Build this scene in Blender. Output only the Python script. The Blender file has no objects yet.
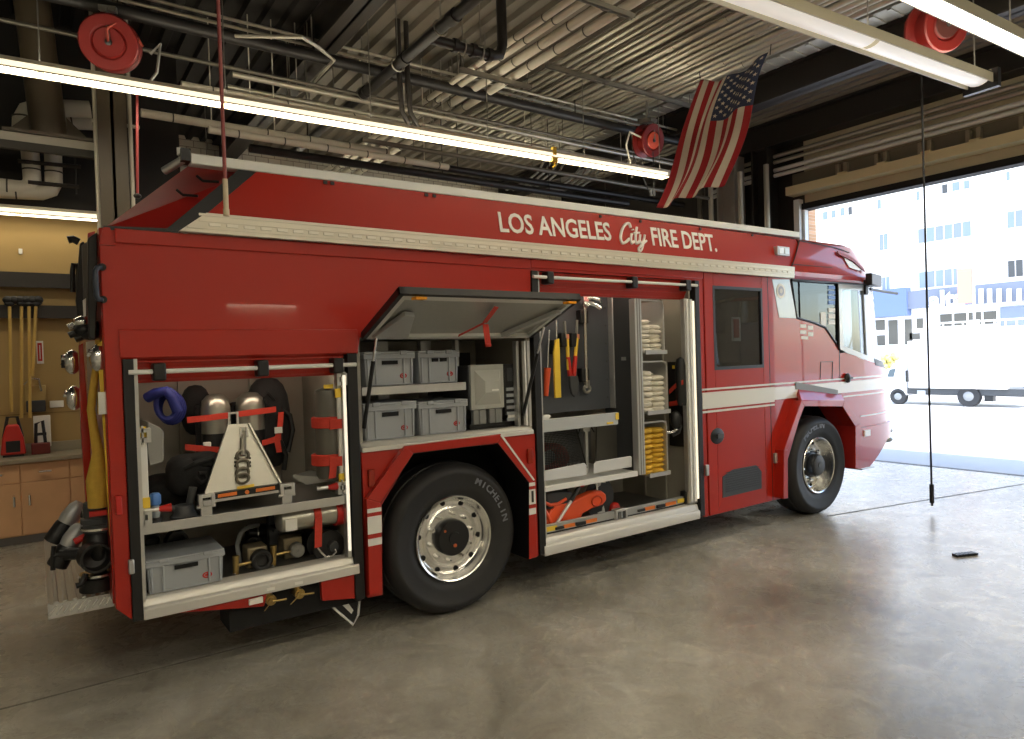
import bpy, bmesh, math, random
from math import radians as RAD, sin, cos, pi
from mathutils import Vector, Matrix, Euler
random.seed(7)
SC = bpy.context.scene
COL = SC.collection

# ------------------------------------------------------------------ camera model (1024 x 739 photograph)
FL = 679.0
YAW, PIT, ROL = RAD(35.08), RAD(-0.9), RAD(-1.78)
_f = Vector((sin(YAW)*cos(PIT), cos(YAW)*cos(PIT), sin(PIT)))
_r0 = Vector((cos(YAW), -sin(YAW), 0)); _u0 = _r0.cross(_f)
_r = _r0*cos(ROL)+_u0*sin(ROL); _u = -_r0*sin(ROL)+_u0*cos(ROL)
def ray(x, y): return _f + _r*((x-512)/FL) - _u*((y-369.5)/FL)
CAM = Vector((0, .05, .525)) - 4.75*ray(455, 538.5)
def un(x, y, ax, v):
    """the point of the plane axis=v seen at a pixel"""
    d = ray(x, y); return CAM + d*((v-CAM[ax])/d[ax])
def AX(x, y, X): return un(x, y, 0, X)
def AY(x, y, Y=0.0): return un(x, y, 1, Y)
def AZ(x, y, Z): return un(x, y, 2, Z)
def S(x, y, Y=0.0):
    p = AY(x, y, Y); return (p.x, p.z)
def SS(pts, Y=0.0): return [S(a, b, Y) for a, b in pts]

# ------------------------------------------------------------------ materials
def lin(c):
    return tuple((v/255/12.92 if v/255 <= .04045 else ((v/255+.055)/1.055)**2.4) for v in c)+(1,)
_M = {}
def mat(name, rgb, rough=.5, metal=0., coat=0., spec=.5, noise=0., nscale=8., bump=0., trans=0., emit=0., ecol=None, alpha=1.):
    if name in _M: return _M[name]
    m = bpy.data.materials.new(name); m.use_nodes = True
    nt = m.node_tree; b = nt.nodes['Principled BSDF']
    c = lin(rgb)
    b.inputs['Base Color'].default_value = c
    b.inputs['Roughness'].default_value = rough
    b.inputs['Metallic'].default_value = metal
    b.inputs['Coat Weight'].default_value = coat
    b.inputs['Coat Roughness'].default_value = .03
    b.inputs['Specular IOR Level'].default_value = spec
    if emit:
        b.inputs['Emission Color'].default_value = lin(ecol or rgb)
        b.inputs['Emission Strength'].default_value = emit
    if noise or bump:
        tc = nt.nodes.new('ShaderNodeTexCoord'); n = nt.nodes.new('ShaderNodeTexNoise')
        n.inputs['Scale'].default_value = nscale; n.inputs['Detail'].default_value = 5
        nt.links.new(tc.outputs['Object'], n.inputs['Vector'])
        if noise:
            mx = nt.nodes.new('ShaderNodeMix'); mx.data_type = 'RGBA'
            mx.inputs[6].default_value = tuple(v*(1-noise) for v in c[:3])+(1,)
            mx.inputs[7].default_value = tuple(min(1, v*(1+noise)) for v in c[:3])+(1,)
            nt.links.new(n.outputs['Fac'], mx.inputs[0]); nt.links.new(mx.outputs[2], b.inputs['Base Color'])
        if bump:
            bp = nt.nodes.new('ShaderNodeBump'); bp.inputs['Strength'].default_value = bump; bp.inputs['Distance'].default_value = .01
            nt.links.new(n.outputs['Fac'], bp.inputs['Height']); nt.links.new(bp.outputs['Normal'], b.inputs['Normal'])
    _M[name] = m
    return m
def glass_mat(name, tint, refl=.1):
    m = bpy.data.materials.new(name); m.use_nodes = True; nt = m.node_tree
    for n in list(nt.nodes): nt.nodes.remove(n)
    o = nt.nodes.new('ShaderNodeOutputMaterial'); mx = nt.nodes.new('ShaderNodeMixShader')
    t = nt.nodes.new('ShaderNodeBsdfTransparent'); t.inputs['Color'].default_value = tint
    g = nt.nodes.new('ShaderNodeBsdfGlossy'); g.inputs['Roughness'].default_value = .01
    fr = nt.nodes.new('ShaderNodeFresnel'); fr.inputs['IOR'].default_value = 1.5
    ad = nt.nodes.new('ShaderNodeMath'); ad.operation = 'ADD'; ad.inputs[1].default_value = refl; ad.use_clamp = True
    ge = nt.nodes.new('ShaderNodeNewGeometry'); iv = nt.nodes.new('ShaderNodeMath'); iv.operation = 'SUBTRACT'; iv.inputs[0].default_value = 1.; nt.links.new(ge.outputs['Backfacing'], iv.inputs[1])
    ml = nt.nodes.new('ShaderNodeMath'); ml.operation = 'MULTIPLY'; nt.links.new(ad.outputs[0], ml.inputs[0]); nt.links.new(iv.outputs[0], ml.inputs[1])
    nt.links.new(fr.outputs[0], ad.inputs[0]); nt.links.new(ml.outputs[0], mx.inputs[0])
    nt.links.new(t.outputs[0], mx.inputs[1]); nt.links.new(g.outputs[0], mx.inputs[2]); nt.links.new(mx.outputs[0], o.inputs[0])
    return m

RED   = mat('red_paint', (168, 35, 22), .34, coat=.6, spec=.25)
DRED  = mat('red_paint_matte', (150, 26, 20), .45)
RED2  = mat('red_plastic', (190, 36, 28), .4)
ALU   = mat('aluminium', (200, 200, 198), .34, metal=.75, noise=.06, nscale=30)
ALUD  = mat('aluminium_dull', (150, 150, 146), .45, metal=.6, noise=.1, nscale=14)
CHROME= mat('polished_alloy', (236, 236, 234), .2, metal=1.)
STEEL = mat('galvanised_steel', (150, 148, 140), .38, metal=.7, noise=.12, nscale=12)
WHITE = mat('white_enamel', (226, 226, 222), .35)
PEARL = mat('insulation_jacket', (205, 200, 184), .6, noise=.06, nscale=5)
LGREY = mat('light_grey_plastic', (158, 163, 168), .45)
GREY  = mat('grey_plastic', (128, 130, 130), .5)
DGREY = mat('dark_grey_plastic', (58, 60, 62), .5)
WGREY = mat('slate_tool_panel', (74, 78, 84), .55, noise=.05, nscale=20)
BLACK = mat('black_plastic', (20, 20, 21), .42)
SATIN = mat('black_powder_coat', (30, 29, 28), .5, noise=.1)
CLOTH = mat('black_cloth', (24, 24, 25), .9, noise=.25, nscale=25, bump=.4)
RUBBER= mat('tyre_rubber', (34, 34, 35), .62, noise=.12, nscale=20)
MATTW = mat('lettering_white', (235, 233, 226), .45)
RUBLET= mat('raised_rubber_lettering', (118, 122, 132), .5)
STRIPE= mat('reflective_white', (222, 220, 214), .3, coat=.5)
YEL   = mat('yellow_paint', (232, 196, 60), .5)
YELH  = mat('yellow_hose_jacket', (196, 160, 60), .75, noise=.15, nscale=30, bump=.3)
ORNG  = mat('orange_plastic', (224, 84, 40), .38)
ORSTR = mat('orange_webbing', (190, 52, 34), .7, noise=.2, nscale=60)
BLUE  = mat('blue_hose', (24, 34, 112), .55, noise=.3, nscale=60)
BLUE2 = mat('blue_plastic', (90, 140, 215), .4)
BRASS = mat('brass', (170, 146, 92), .32, metal=.9)
LINER = mat('compartment_liner', (158, 154, 142), .5, noise=.05, nscale=4)
LINERD= mat('compartment_floor', (92, 92, 88), .4, metal=.4, noise=.1)
BAGW  = mat('pale_paper_sack', (226, 221, 208), .75, noise=.06, nscale=9)
BAGY  = mat('yellow_sack', (214, 172, 52), .65, noise=.12, nscale=18)
GREYM = mat('meshwork_grey', (70, 68, 62), .8)
SHINE = mat('grey_paint', (150, 152, 150), .4)
TAN   = mat('tan_wall_paint', (168, 141, 90), .75, noise=.05, nscale=2)
DKCEIL= mat('dark_interior_tone', (34, 31, 28), .7, noise=.15, nscale=3)
DKSTL = mat('dark_structural_steel', (44, 40, 36), .5, noise=.15, nscale=4)
CYLG  = mat('composite_cylinder', (92, 90, 82), .35, noise=.1)
CYLS  = mat('steel_cylinder', (172, 170, 160), .28, metal=.8)
MAPLE = mat('maple_laminate', (216, 172, 128), .5, noise=.1, nscale=6)
COUNT = mat('grey_countertop', (150, 142, 122), .4, noise=.08, nscale=40)
GLASS = glass_mat('window_glass', (.62, .66, .68, 1), .04)
GLASSC= glass_mat('dark_cab_glass', (.2, .21, .22, 1), .03)
GLASSD= glass_mat('tinted_window_glass', (.5, .53, .56, 1), .10)
LENS  = mat('amber_lens', (224, 150, 40), .2)
HOLE  = mat('dark_recess', (8, 8, 8), .8)

# ------------------------------------------------------------------ mesh assembly
class MB:
    def __init__(s): s.v = []; s.f = []; s.mi = []; s.cur = 0
    def add(s, vs, fs):
        b = len(s.v); s.v += [Vector(p) for p in vs]
        for f in fs: s.f.append([b+i for i in f]); s.mi.append(s.cur)
        return s
    def m(s, i): s.cur = i; return s
    def box(s, x0, x1, y0, y1, z0, z1):
        return s.add([(x0,y0,z0),(x1,y0,z0),(x1,y1,z0),(x0,y1,z0),(x0,y0,z1),(x1,y0,z1),(x1,y1,z1),(x0,y1,z1)],
                     [(0,3,2,1),(4,5,6,7),(0,1,5,4),(1,2,6,5),(2,3,7,6),(3,0,4,7)])
    def obox(s, c, size, rot=(0,0,0), M=None):
        R = M or Euler(rot).to_matrix(); c = Vector(c); h = Vector(size)/2
        vs = [c + R @ Vector((a*h.x, b*h.y, d*h.z)) for d in (-1,1) for a, b in ((-1,-1),(1,-1),(1,1),(-1,1))]
        return s.add(vs, [(0,3,2,1),(4,5,6,7),(0,1,5,4),(1,2,6,5),(2,3,7,6),(3,0,4,7)])
    def prism(s, poly, a, b, axis=1):
        def P(p, t):
            return {0:(t,p[0],p[1]), 1:(p[0],t,p[1]), 2:(p[0],p[1],t)}[axis]
        n = len(poly)
        return s.add([P(p,a) for p in poly]+[P(p,b) for p in poly],
                     [tuple(range(n)), tuple(range(2*n-1, n-1, -1))]+[(i,(i+1)%n,n+(i+1)%n,n+i) for i in range(n)])
    def slab(s, pts, off):
        """an arbitrary planar polygon given thickness along off"""
        n = len(pts); off = Vector(off)
        return s.add([Vector(p) for p in pts]+[Vector(p)+off for p in pts],
                     [tuple(range(n)), tuple(range(2*n-1, n-1, -1))]+[(i,(i+1)%n,n+(i+1)%n,n+i) for i in range(n)])
    def ring(s, o, i, a, b):
        """rectangular frame in XZ: outer (x0,x1,z0,z1), inner likewise"""
        ox0,ox1,oz0,oz1 = o; ix0,ix1,iz0,iz1 = i
        s.box(ox0,ix0,a,b,oz0,oz1); s.box(ix1,ox1,a,b,oz0,oz1); s.box(ix0,ix1,a,b,oz0,iz0); s.box(ix0,ix1,a,b,iz1,oz1)
        return s
    def cyl(s, p0, p1, r, r1=None, n=14, caps=True):
        p0 = Vector(p0); p1 = Vector(p1); r1 = r if r1 is None else r1
        d = (p1-p0).normalized(); a = d.orthogonal().normalized(); b = d.cross(a)
        vs = [p0+(a*cos(2*pi*k/n)+b*sin(2*pi*k/n))*r for k in range(n)]+[p1+(a*cos(2*pi*k/n)+b*sin(2*pi*k/n))*r1 for k in range(n)]
        fs = [(k,(k+1)%n,n+(k+1)%n,n+k) for k in range(n)]
        if caps: fs += [tuple(range(n-1,-1,-1)), tuple(range(n,2*n))]
        return s.add(vs, fs)
    def tube(s, path, r, n=8, closed=False, flat=None):
        P = [Vector(p) for p in path]; N = len(P); vs = []; fs = []
        prev = None
        for i in range(N):
            t = (P[(i+1)%N]-P[i-1]) if closed else (P[min(i+1,N-1)]-P[max(i-1,0)])
            t.normalize()
            if prev is None: a = t.orthogonal().normalized()
            else:
                a = prev - t*prev.dot(t)
                a = a.normalized() if a.length > 1e-6 else t.orthogonal().normalized()
            prev = a; b = t.cross(a)
            rr = r[i] if isinstance(r, (list, tuple)) else r
            for k in range(n): vs.append(P[i]+(a*cos(2*pi*k/n)+b*sin(2*pi*k/n)*(flat or 1))*rr)
        for i in range(N if closed else N-1):
            j = (i+1) % N
            for k in range(n): fs.append((i*n+k, i*n+(k+1)%n, j*n+(k+1)%n, j*n+k))
        if not closed: fs += [tuple(range(n-1,-1,-1)), tuple(range((N-1)*n, N*n))]
        return s.add(vs, fs)
    def lathe(s, prof, o, axis, n=32, closed=False, caps=True):
        """prof: (radius, height along axis)"""
        o = Vector(o); d = Vector(axis).normalized(); a = d.orthogonal().normalized(); b = d.cross(a)
        vs = []; fs = []; m = len(prof)
        for r, h in prof:
            for k in range(n): vs.append(o+d*h+(a*cos(2*pi*k/n)+b*sin(2*pi*k/n))*max(r, 1e-4))
        for i in range(m if closed else m-1):
            j = (i+1) % m
            for k in range(n): fs.append((i*n+k, i*n+(k+1)%n, j*n+(k+1)%n, j*n+k))
        if not closed and caps: fs += [tuple(range(n-1,-1,-1)), tuple(range((m-1)*n, m*n))]
        return s.add(vs, fs)
    def sph(s, c, r, n=14, m=9, e=1.0, M=None):
        """ellipsoid; e<1 squares it off into a pillow"""
        if not isinstance(r, (list, tuple)): r = (r, r, r)
        c = Vector(c); M = M or Matrix.Identity(3); vs = []; fs = []
        pw = lambda t: math.copysign(abs(t)**e, t)
        for i in range(1, m):
            th = -pi/2+pi*i/m
            for k in range(n):
                ph = 2*pi*k/n
                vs.append(c+M @ Vector((r[0]*pw(cos(th))*pw(cos(ph)), r[1]*pw(cos(th))*pw(sin(ph)), r[2]*pw(sin(th)))))
        q = len(vs); vs += [c+M @ Vector((0,0,-r[2])), c+M @ Vector((0,0,r[2]))]
        for i in range(m-2):
            for k in range(n): fs.append((i*n+k, i*n+(k+1)%n, (i+1)*n+(k+1)%n, (i+1)*n+k))
        for k in range(n): fs += [(q, (k+1)%n, k), (q+1, (m-2)*n+k, (m-2)*n+(k+1)%n)]
        return s.add(vs, fs)
    def grid(s, rows):
        n = len(rows[0]); vs = [p for r in rows for p in r]
        return s.add(vs, [(i*n+k, i*n+k+1, (i+1)*n+k+1, (i+1)*n+k) for i in range(len(rows)-1) for k in range(n-1)])
    def xf(s, M):
        s.v = [M @ p for p in s.v]; return s
    def islands(s):
        par = list(range(len(s.v)))
        def fd(a):
            while par[a] != a: par[a] = par[par[a]]; a = par[a]
            return a
        for f in s.f:
            for q in f[1:]: par[fd(q)] = fd(f[0])
        out = {}
        for f, mi in zip(s.f, s.mi): out.setdefault(fd(f[0]), []).append((f, mi))
        res = []
        for fs in out.values():
            ids = sorted({i for f, _ in fs for i in f}); mp = {i: k for k, i in enumerate(ids)}; q = MB()
            q.v = [s.v[i] for i in ids]; q.f = [[mp[i] for i in f] for f, _ in fs]; q.mi = [mi for _, mi in fs]; res.append(q)
        return res
    def build(s, name, mats, parent=None, bevel=0., seg=2, smooth=38, solid=0.):
        org = ORG.get(parent.name, Vector()) if parent else ORG.get('__next', Vector())
        me = bpy.data.meshes.new(name)
        me.from_pydata([p-org for p in s.v], [], s.f)
        mats = mats if isinstance(mats, (list, tuple)) else [mats]
        for q in mats: me.materials.append(q)
        me.polygons.foreach_set('material_index', s.mi)
        bm = bmesh.new(); bm.from_mesh(me); bmesh.ops.recalc_face_normals(bm, faces=bm.faces); bm.to_mesh(me); bm.free()
        if smooth:
            me.polygons.foreach_set('use_smooth', [True]*len(me.polygons)); me.set_sharp_from_angle(angle=RAD(smooth))
        me.update()
        o = bpy.data.objects.new(name, me); COL.objects.link(o)
        if parent: o.parent = parent; ORG[o.name] = org
        else: o.location = org
        if solid:
            md = o.modifiers.new('thick', 'SOLIDIFY'); md.thickness = solid; md.offset = -1
        if bevel:
            md = o.modifiers.new('bevel', 'BEVEL'); md.width = bevel; md.segments = seg; md.limit_method = 'ANGLE'; md.angle_limit = RAD(40)
        return o
ORG = {}
def tag(o, label, cat, group=None, kind=None):
    if label: o['label'] = label
    if cat: o['category'] = cat
    if group: o['group'] = group
    if kind: o['kind'] = kind
    return o
def thing(name, label, cat, loc=(0,0,0), group=None):
    o = bpy.data.objects.new(name, None); COL.objects.link(o); o.location = loc; o.empty_display_size = .1
    ORG[o.name] = Vector(loc)
    return tag(o, label, cat, group)
def solo(mb, name, mats, label, cat, group=None, loc=None, **k):
    """a thing that is one mesh, origin at its base"""
    if loc is None:
        xs = [p.x for p in mb.v]; ys = [p.y for p in mb.v]; loc = ((min(xs)+max(xs))/2, (min(ys)+max(ys))/2, min(p.z for p in mb.v))
    ORG['__next'] = Vector(loc); o = mb.build(name, mats, None, **k); ORG['__next'] = Vector()
    return tag(o, label, cat, group)
def struct(mb, name, mats, label=None, **k):
    o = mb.build(name, mats, None, **k); o['kind'] = 'structure'
    return tag(o, label, name.split('_')[0])
def text_mb(txt, height_cap=None, width=None, offset=0., extrude=.002, shear=0., spacing=1.):
    """letters in the XZ plane, baseline at z=0, starting at x=0, facing -Y"""
    cu = bpy.data.curves.new('lettering', 'FONT'); cu.body = txt; cu.offset = offset; cu.extrude = extrude; cu.resolution_u = 3
    cu.shear = shear; cu.space_character = spacing
    o = bpy.data.objects.new('lettering', cu); COL.objects.link(o)
    dg = bpy.context.evaluated_depsgraph_get(); me = bpy.data.meshes.new_from_object(o.evaluated_get(dg))
    vs = [v.co.copy() for v in me.vertices]; fs = [tuple(p.vertices) for p in me.polygons]
    bpy.data.objects.remove(o); bpy.data.curves.remove(cu); bpy.data.meshes.remove(me)
    x0 = min(v.x for v in vs); x1 = max(v.x for v in vs); h = .7
    sx = width/(x1-x0) if width else (height_cap/h)
    sz = height_cap/h if height_cap else sx
    return MB().add([((v.x-x0)*sx, -v.z, v.y*sz) for v in vs], fs)
SKY_STRENGTH, SUN_STRENGTH, EXPO, TUBE_E, UP_E, FILL_E = .62, 5.0, .5, 14., 9., 6.0
# ------------------------------------------------------------------ the room
XF = 8.36; YB = 5.2; YR = 8.6; ZC = 5.75; XL = -9.0; YN = -9.0
def concrete():
    m = bpy.data.materials.new('polished_concrete'); m.use_nodes = True; nt = m.node_tree; b = nt.nodes['Principled BSDF']; L = nt.links
    tc = nt.nodes.new('ShaderNodeTexCoord')
    def noise(sc, det, rough=.6, dist=0.):
        n = nt.nodes.new('ShaderNodeTexNoise'); n.inputs['Scale'].default_value = sc; n.inputs['Detail'].default_value = det
        n.inputs['Roughness'].default_value = rough; n.inputs['Distortion'].default_value = dist
        L.new(tc.outputs['Object'], n.inputs['Vector']); return n
    def ramp(src, stops):
        r = nt.nodes.new('ShaderNodeValToRGB'); L.new(src, r.inputs[0]); e = r.color_ramp.elements
        e[0].position, e[0].color = stops[0]; e[1].position, e[1].color = stops[-1]
        for p, c in stops[1:-1]:
            q = e.new(p); q.color = c
        return r
    n1 = noise(.55, 8, .62, .8); n2 = noise(5, 8, .7, 1.2); n3 = noise(38, 3)
    r1 = ramp(n1.outputs['Fac'], [(.28, lin((108, 104, 94))), (.5, lin((162, 158, 147))), (.74, lin((198, 195, 185)))])
    r2 = ramp(n2.outputs['Fac'], [(.33, (.45, .43, .40, 1)), (.56, (1, 1, 1, 1))])
    mx = nt.nodes.new('ShaderNodeMix'); mx.data_type = 'RGBA'; mx.blend_type = 'MULTIPLY'; mx.inputs[0].default_value = .55
    L.new(r1.outputs[0], mx.inputs[6]); L.new(r2.outputs[0], mx.inputs[7])
    r3 = ramp(n3.outputs['Fac'], [(.35, (.9, .9, .9, 1)), (.6, (1.04, 1.04, 1.04, 1))])
    m2 = nt.nodes.new('ShaderNodeMix'); m2.data_type = 'RGBA'; m2.blend_type = 'MULTIPLY'; m2.inputs[0].default_value = 1
    L.new(mx.outputs[2], m2.inputs[6]); L.new(r3.outputs[0], m2.inputs[7]); L.new(m2.outputs[2], b.inputs['Base Color'])
    rr = nt.nodes.new('ShaderNodeMapRange'); L.new(n2.outputs['Fac'], rr.inputs[0])
    rr.inputs[3].default_value = .40; rr.inputs[4].default_value = .16; L.new(rr.outputs[0], b.inputs['Roughness'])
    bp = nt.nodes.new('ShaderNodeBump'); bp.inputs['Strength'].default_value = .12; bp.inputs['Distance'].default_value = .01
    L.new(n2.outputs['Fac'], bp.inputs['Height']); L.new(bp.outputs['Normal'], b.inputs['Normal'])
    return m
def brick_mat(name, c1, c2, mortar, scale, axis='XZ', rough=.7):
    m = bpy.data.materials.new(name); m.use_nodes = True; nt = m.node_tree; b = nt.nodes['Principled BSDF']; L = nt.links
    tc = nt.nodes.new('ShaderNodeTexCoord'); sp = nt.nodes.new('ShaderNodeSeparateXYZ'); cb = nt.nodes.new('ShaderNodeCombineXYZ')
    L.new(tc.outputs['Object'], sp.inputs[0]); L.new(sp.outputs[axis[0]], cb.inputs[0]); L.new(sp.outputs[axis[1]], cb.inputs[1])
    br = nt.nodes.new('ShaderNodeTexBrick'); L.new(cb.outputs[0], br.inputs['Vector'])
    br.inputs['Color1'].default_value = lin(c1); br.inputs['Color2'].default_value = lin(c2); br.inputs['Mortar'].default_value = lin(mortar)
    br.inputs['Scale'].default_value = scale; br.inputs['Mortar Size'].default_value = .012
    L.new(br.outputs[0], b.inputs['Base Color']); b.inputs['Roughness'].default_value = rough
    return m
CONC = concrete()
CMU = brick_mat('painted_block', (206, 202, 188), (196, 190, 176), (120, 114, 100), 2.2)
GREYW = mat('pale_wall_paint', (176, 172, 162), .7)
HEAD = mat('header_paint', (206, 196, 168), .6, noise=.05, nscale=3)
RAILY = mat('yellowed_channel', (240, 226, 178), .5)
PAVE = mat('street_concrete', (205, 203, 198), .8, noise=.06, nscale=1.2)

struct(MB().box(XL, XF+.02, YN, YR+.2, -.2, 0), 'floor', CONC, 'polished grey concrete floor of the fire station bay', smooth=0)
fj = MB()
a = AZ(880, 461.5, 0); fj.box(XF-.05, XF+.03, -3.3, 2.45, -.05, .004)
struct(fj, 'trim_1', DKSTL, 'dark steel threshold strip across the bay door opening', smooth=0)
j = MB()
a = AZ(828, 516, 0); b = AZ(1024, 484, 0)
fdir = (b-a); nrm = Vector((-fdir.y, fdir.x, 0)).normalized()*.012
j.slab([a-nrm, b-nrm, b+nrm, a+nrm], (0, 0, .002))
a = AZ(0, 702, 0); b = AZ(290, 641, 0); yj = (a.y+b.y)/2; j.box(-9, .4, yj-.008, yj+.008, 0, .002)
struct(j, 'trim_2', mat('joint_sealant', (106, 102, 92), .7), 'dark sawn joints in the concrete floor', smooth=0)

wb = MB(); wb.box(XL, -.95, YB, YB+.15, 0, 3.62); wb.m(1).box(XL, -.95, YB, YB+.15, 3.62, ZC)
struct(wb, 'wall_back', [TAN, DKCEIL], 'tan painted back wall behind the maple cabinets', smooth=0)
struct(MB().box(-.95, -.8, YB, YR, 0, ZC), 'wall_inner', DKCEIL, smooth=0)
struct(MB().box(-.8, XF, YR, YR+.15, 0, ZC), 'wall_rear', CMU, 'white painted block wall far behind the fire truck', smooth=0)
struct(MB().box(XL-.15, XL, YN, YR, 0, ZC), 'wall_left', GREYW, smooth=0)
struct(MB().box(XL, XF, YN-.15, YN, 0, ZC), 'wall_near', GREYW, smooth=0)
OPL, OPR, OPZ = 2.45, -3.3, 4.2
wf = MB(); wf.box(XF, XF+.1, OPL, YR, 0, ZC); wf.m(2).box(XF, XF+.3, YN, OPR, 0, ZC); wf.m(1).box(XF, XF+.1, OPR, OPL, OPZ, ZC)
struct(wf, 'wall_front', [DKSTL, HEAD, GREYW], 'front wall with the tan header over the open bay door', smooth=0)
# door surround
d = MB(); d.box(XF-.22, XF, OPR, OPL+.2, 4.38, 4.44); d.box(XF-.24, XF-.2, OPR, OPL+.2, 4.38, 4.52)
d.m(1).box(XF-.1, XF+.12, OPR, OPL, 4.12, 4.22)  # very dark brown strip under the header
d.m(0)
for k in range(9):
    y = 1.75-.62*k
    d.m(2).box(XF-.12, XF, y-.09, y-.04, 4.44, 4.72).box(XF-.12, XF, y+.04, y+.09, 4.44, 4.72).m(0); d.box(XF-.2, XF-.1, y-.11, y+.02, 4.5, 4.56)
struct(d, 'trim_3', [RAILY, mat('dark_brown', (24, 21, 17), .8), mat('bracket_paint', (166, 156, 132), .5)], 'yellowish steel channel with brackets along the bay door header', smooth=0)
d2 = MB().box(XF-.03, XF, OPR, OPL+.2, 4.44, 4.76); struct(d2, 'trim_5', mat('grey_header_strip', (122, 116, 100), .6), 'dark grey strip behind the header brackets', smooth=0)
jm = MB(); a = AX(797, 207, XF); jm.box(XF-.14, XF-.02, OPL+.02, OPL+.12, 0, 4.3); jm.box(XF-.06, XF+.04, OPL-.03, OPL+.01, 0, 4.2)
struct(jm, 'trim_4', [WHITE], 'white door track jamb left of the bay opening', smooth=0)

# corrugated deck, ribs along Y
dk = MB(); prof = []; x = XL
while x < XF+.3:
    prof += [(x, ZC), (x+.06, ZC), (x+.085, ZC-.06), (x+.165, ZC-.06), (x+.19, ZC)]; x += .22
prof += [(XF+.3, ZC), (XF+.3, ZC+.1), (XL, ZC+.1)]
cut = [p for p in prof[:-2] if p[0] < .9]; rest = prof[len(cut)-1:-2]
dk.m(1).grid([[Vector((p[0], y, p[1])) for p in cut] for y in (YN, YR+.2)]).m(0)  # left part of the deck coloured dark in place of its shade
dk.grid([[Vector((p[0], y, p[1])) for p in rest] for y in (YN, YR+.2)])
dk.box(XL, XF+.3, YN, YR+.2, ZC+.05, ZC+.2)
struct(dk, 'ceiling', [mat('galvanised_deck', (132, 126, 114), .5, metal=.35, noise=.12, nscale=2), DKCEIL], 'corrugated steel deck ceiling', smooth=0)

def ibeam(p0, p1, w, h, t=.03):
    """rolled steel beam, top flange centre line p0-p1"""
    p0 = Vector(p0); p1 = Vector(p1); d = (p1-p0).normalized(); s = d.cross(Vector((0,0,1))).normalized(); m = MB()
    def pl(sw, z0, z1):
        m.slab([p0+s*sw+Vector((0,0,z0)), p0-s*sw+Vector((0,0,z0)), p0-s*sw+Vector((0,0,z1)), p0+s*sw+Vector((0,0,z1))], p1-p0)
    pl(w/2, -t, 0); pl(w/2, -h, -h+t); pl(t/2, -h, 0); return m
GB = 'dark steel beams under the deck'
for px, py, h, lab in [(815, 86, .4, 'dark steel beam under the deck to the right of the flag'), (352, 20, .4, 'dark steel beam running away above the upper left of the truck'),
                       ]:
    p = AZ(px, py, ZC-h-.05); solo(ibeam((p.x, YN+.1, ZC-.06), (p.x, YR, ZC-.06), .26, h), 'ceiling_beam', DKSTL, lab, 'beam', GB, smooth=0)
solo(ibeam((XF-.2, YN+.1, 5.68), (XF-.2, YR, 5.68), .3, .42), 'ceiling_beam', DKSTL, 'dark steel beam just inside the bay door header', 'beam', GB, smooth=0)

# columns
def column(x0, x1, y0, y1, z0, z1, m, lab):
    b = MB(); b.box(x0, x1, y0, y0+.03, z0, z1); b.box(x0, x1, y1-.03, y1, z0, z1); b.box((x0+x1)/2-.015, (x0+x1)/2+.015, y0, y1, z0, z1)
    b.box(x0-.05, x1+.05, y0-.05, y1+.05, z0, z0+.03)
    solo(b, 'steel_column', m, lab, 'column', smooth=0)
BRONZ = mat('bronze_column_paint', (88, 78, 62), .4, noise=.06, nscale=2)
column(-1.74, -1.47, 4.2, 4.46, 0, ZC-.06, BRONZ, 'bronze brown steel column behind the rear top corner of the truck')
a = AX(722, 200, XF-.3); b = AX(740, 200, XF-.3)
column(XF-.45, XF-.15, b.y, a.y, 0, 5.3, mat('pale_column_paint', (168, 166, 158), .5), 'pale grey steel column behind the hanging flag')
a = AX(757, 200, XF-.2); b = AX(773, 200, XF-.2)
column(XF-.35, XF-.05, b.y, a.y, 0, 5.3, DKSTL, 'dark steel column left of the white door track')
# leaning brace with a foot plate, and the grey girder it stands on
br = MB(); p1 = Vector(AY(50, 140, 4.55)); p0 = Vector(AY(31, -6, 4.55)); d = (p1-p0).normalized()
br.cyl(p0+d*.08, p1, .165, n=20); br.box(p1.x-.4, p1.x+.4, p1.y-.2, p1.y+.2, p1.z-.01, p1.z+.02)
for s in (-1, 1): br.prism([(p1.x+s*.15, p1.z+.02), (p1.x+s*.38, p1.z+.02), (p1.x+s*.15, p1.z+.26)], p1.y-.015, p1.y+.015)
solo(br, 'pipe_brace', BRONZ, 'thick dark round brace with a gusseted foot standing on the pale girder', 'brace')
g = MB(); a = AY(0, 144, 4.6); z = p1.z-.01
g.prism([(4.4, z), (4.78, z), (4.78, z-.03), (4.43, z-.03), (4.43, z-.09), (4.4, z-.09)], XL, -1.76, axis=0); g.m(1).box(XL, -1.76, 4.38, 4.44, z-.17, z-.09)
solo(g, 'steel_girder', [mat('pale_girder_paint', (186, 182, 168), .5), GREYM], 'pale grey horizontal girder under the leaning round brace', 'girder', smooth=0)

# ------------------------------------------------------------------ pipes and conduits overhead
CND = mat('conduit_steel', (186, 182, 168), .36, metal=.6, noise=.1, nscale=3)
CNDD = mat('conduit_dull', (112, 108, 98), .42, metal=.6, noise=.1, nscale=3)
SPRK = mat('black_sprinkler_pipe', (32, 30, 29), .45)
def rod(m, x, y, z): m.cyl((x, y, z), (x, y, ZC-.066), .007, n=6)
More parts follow.
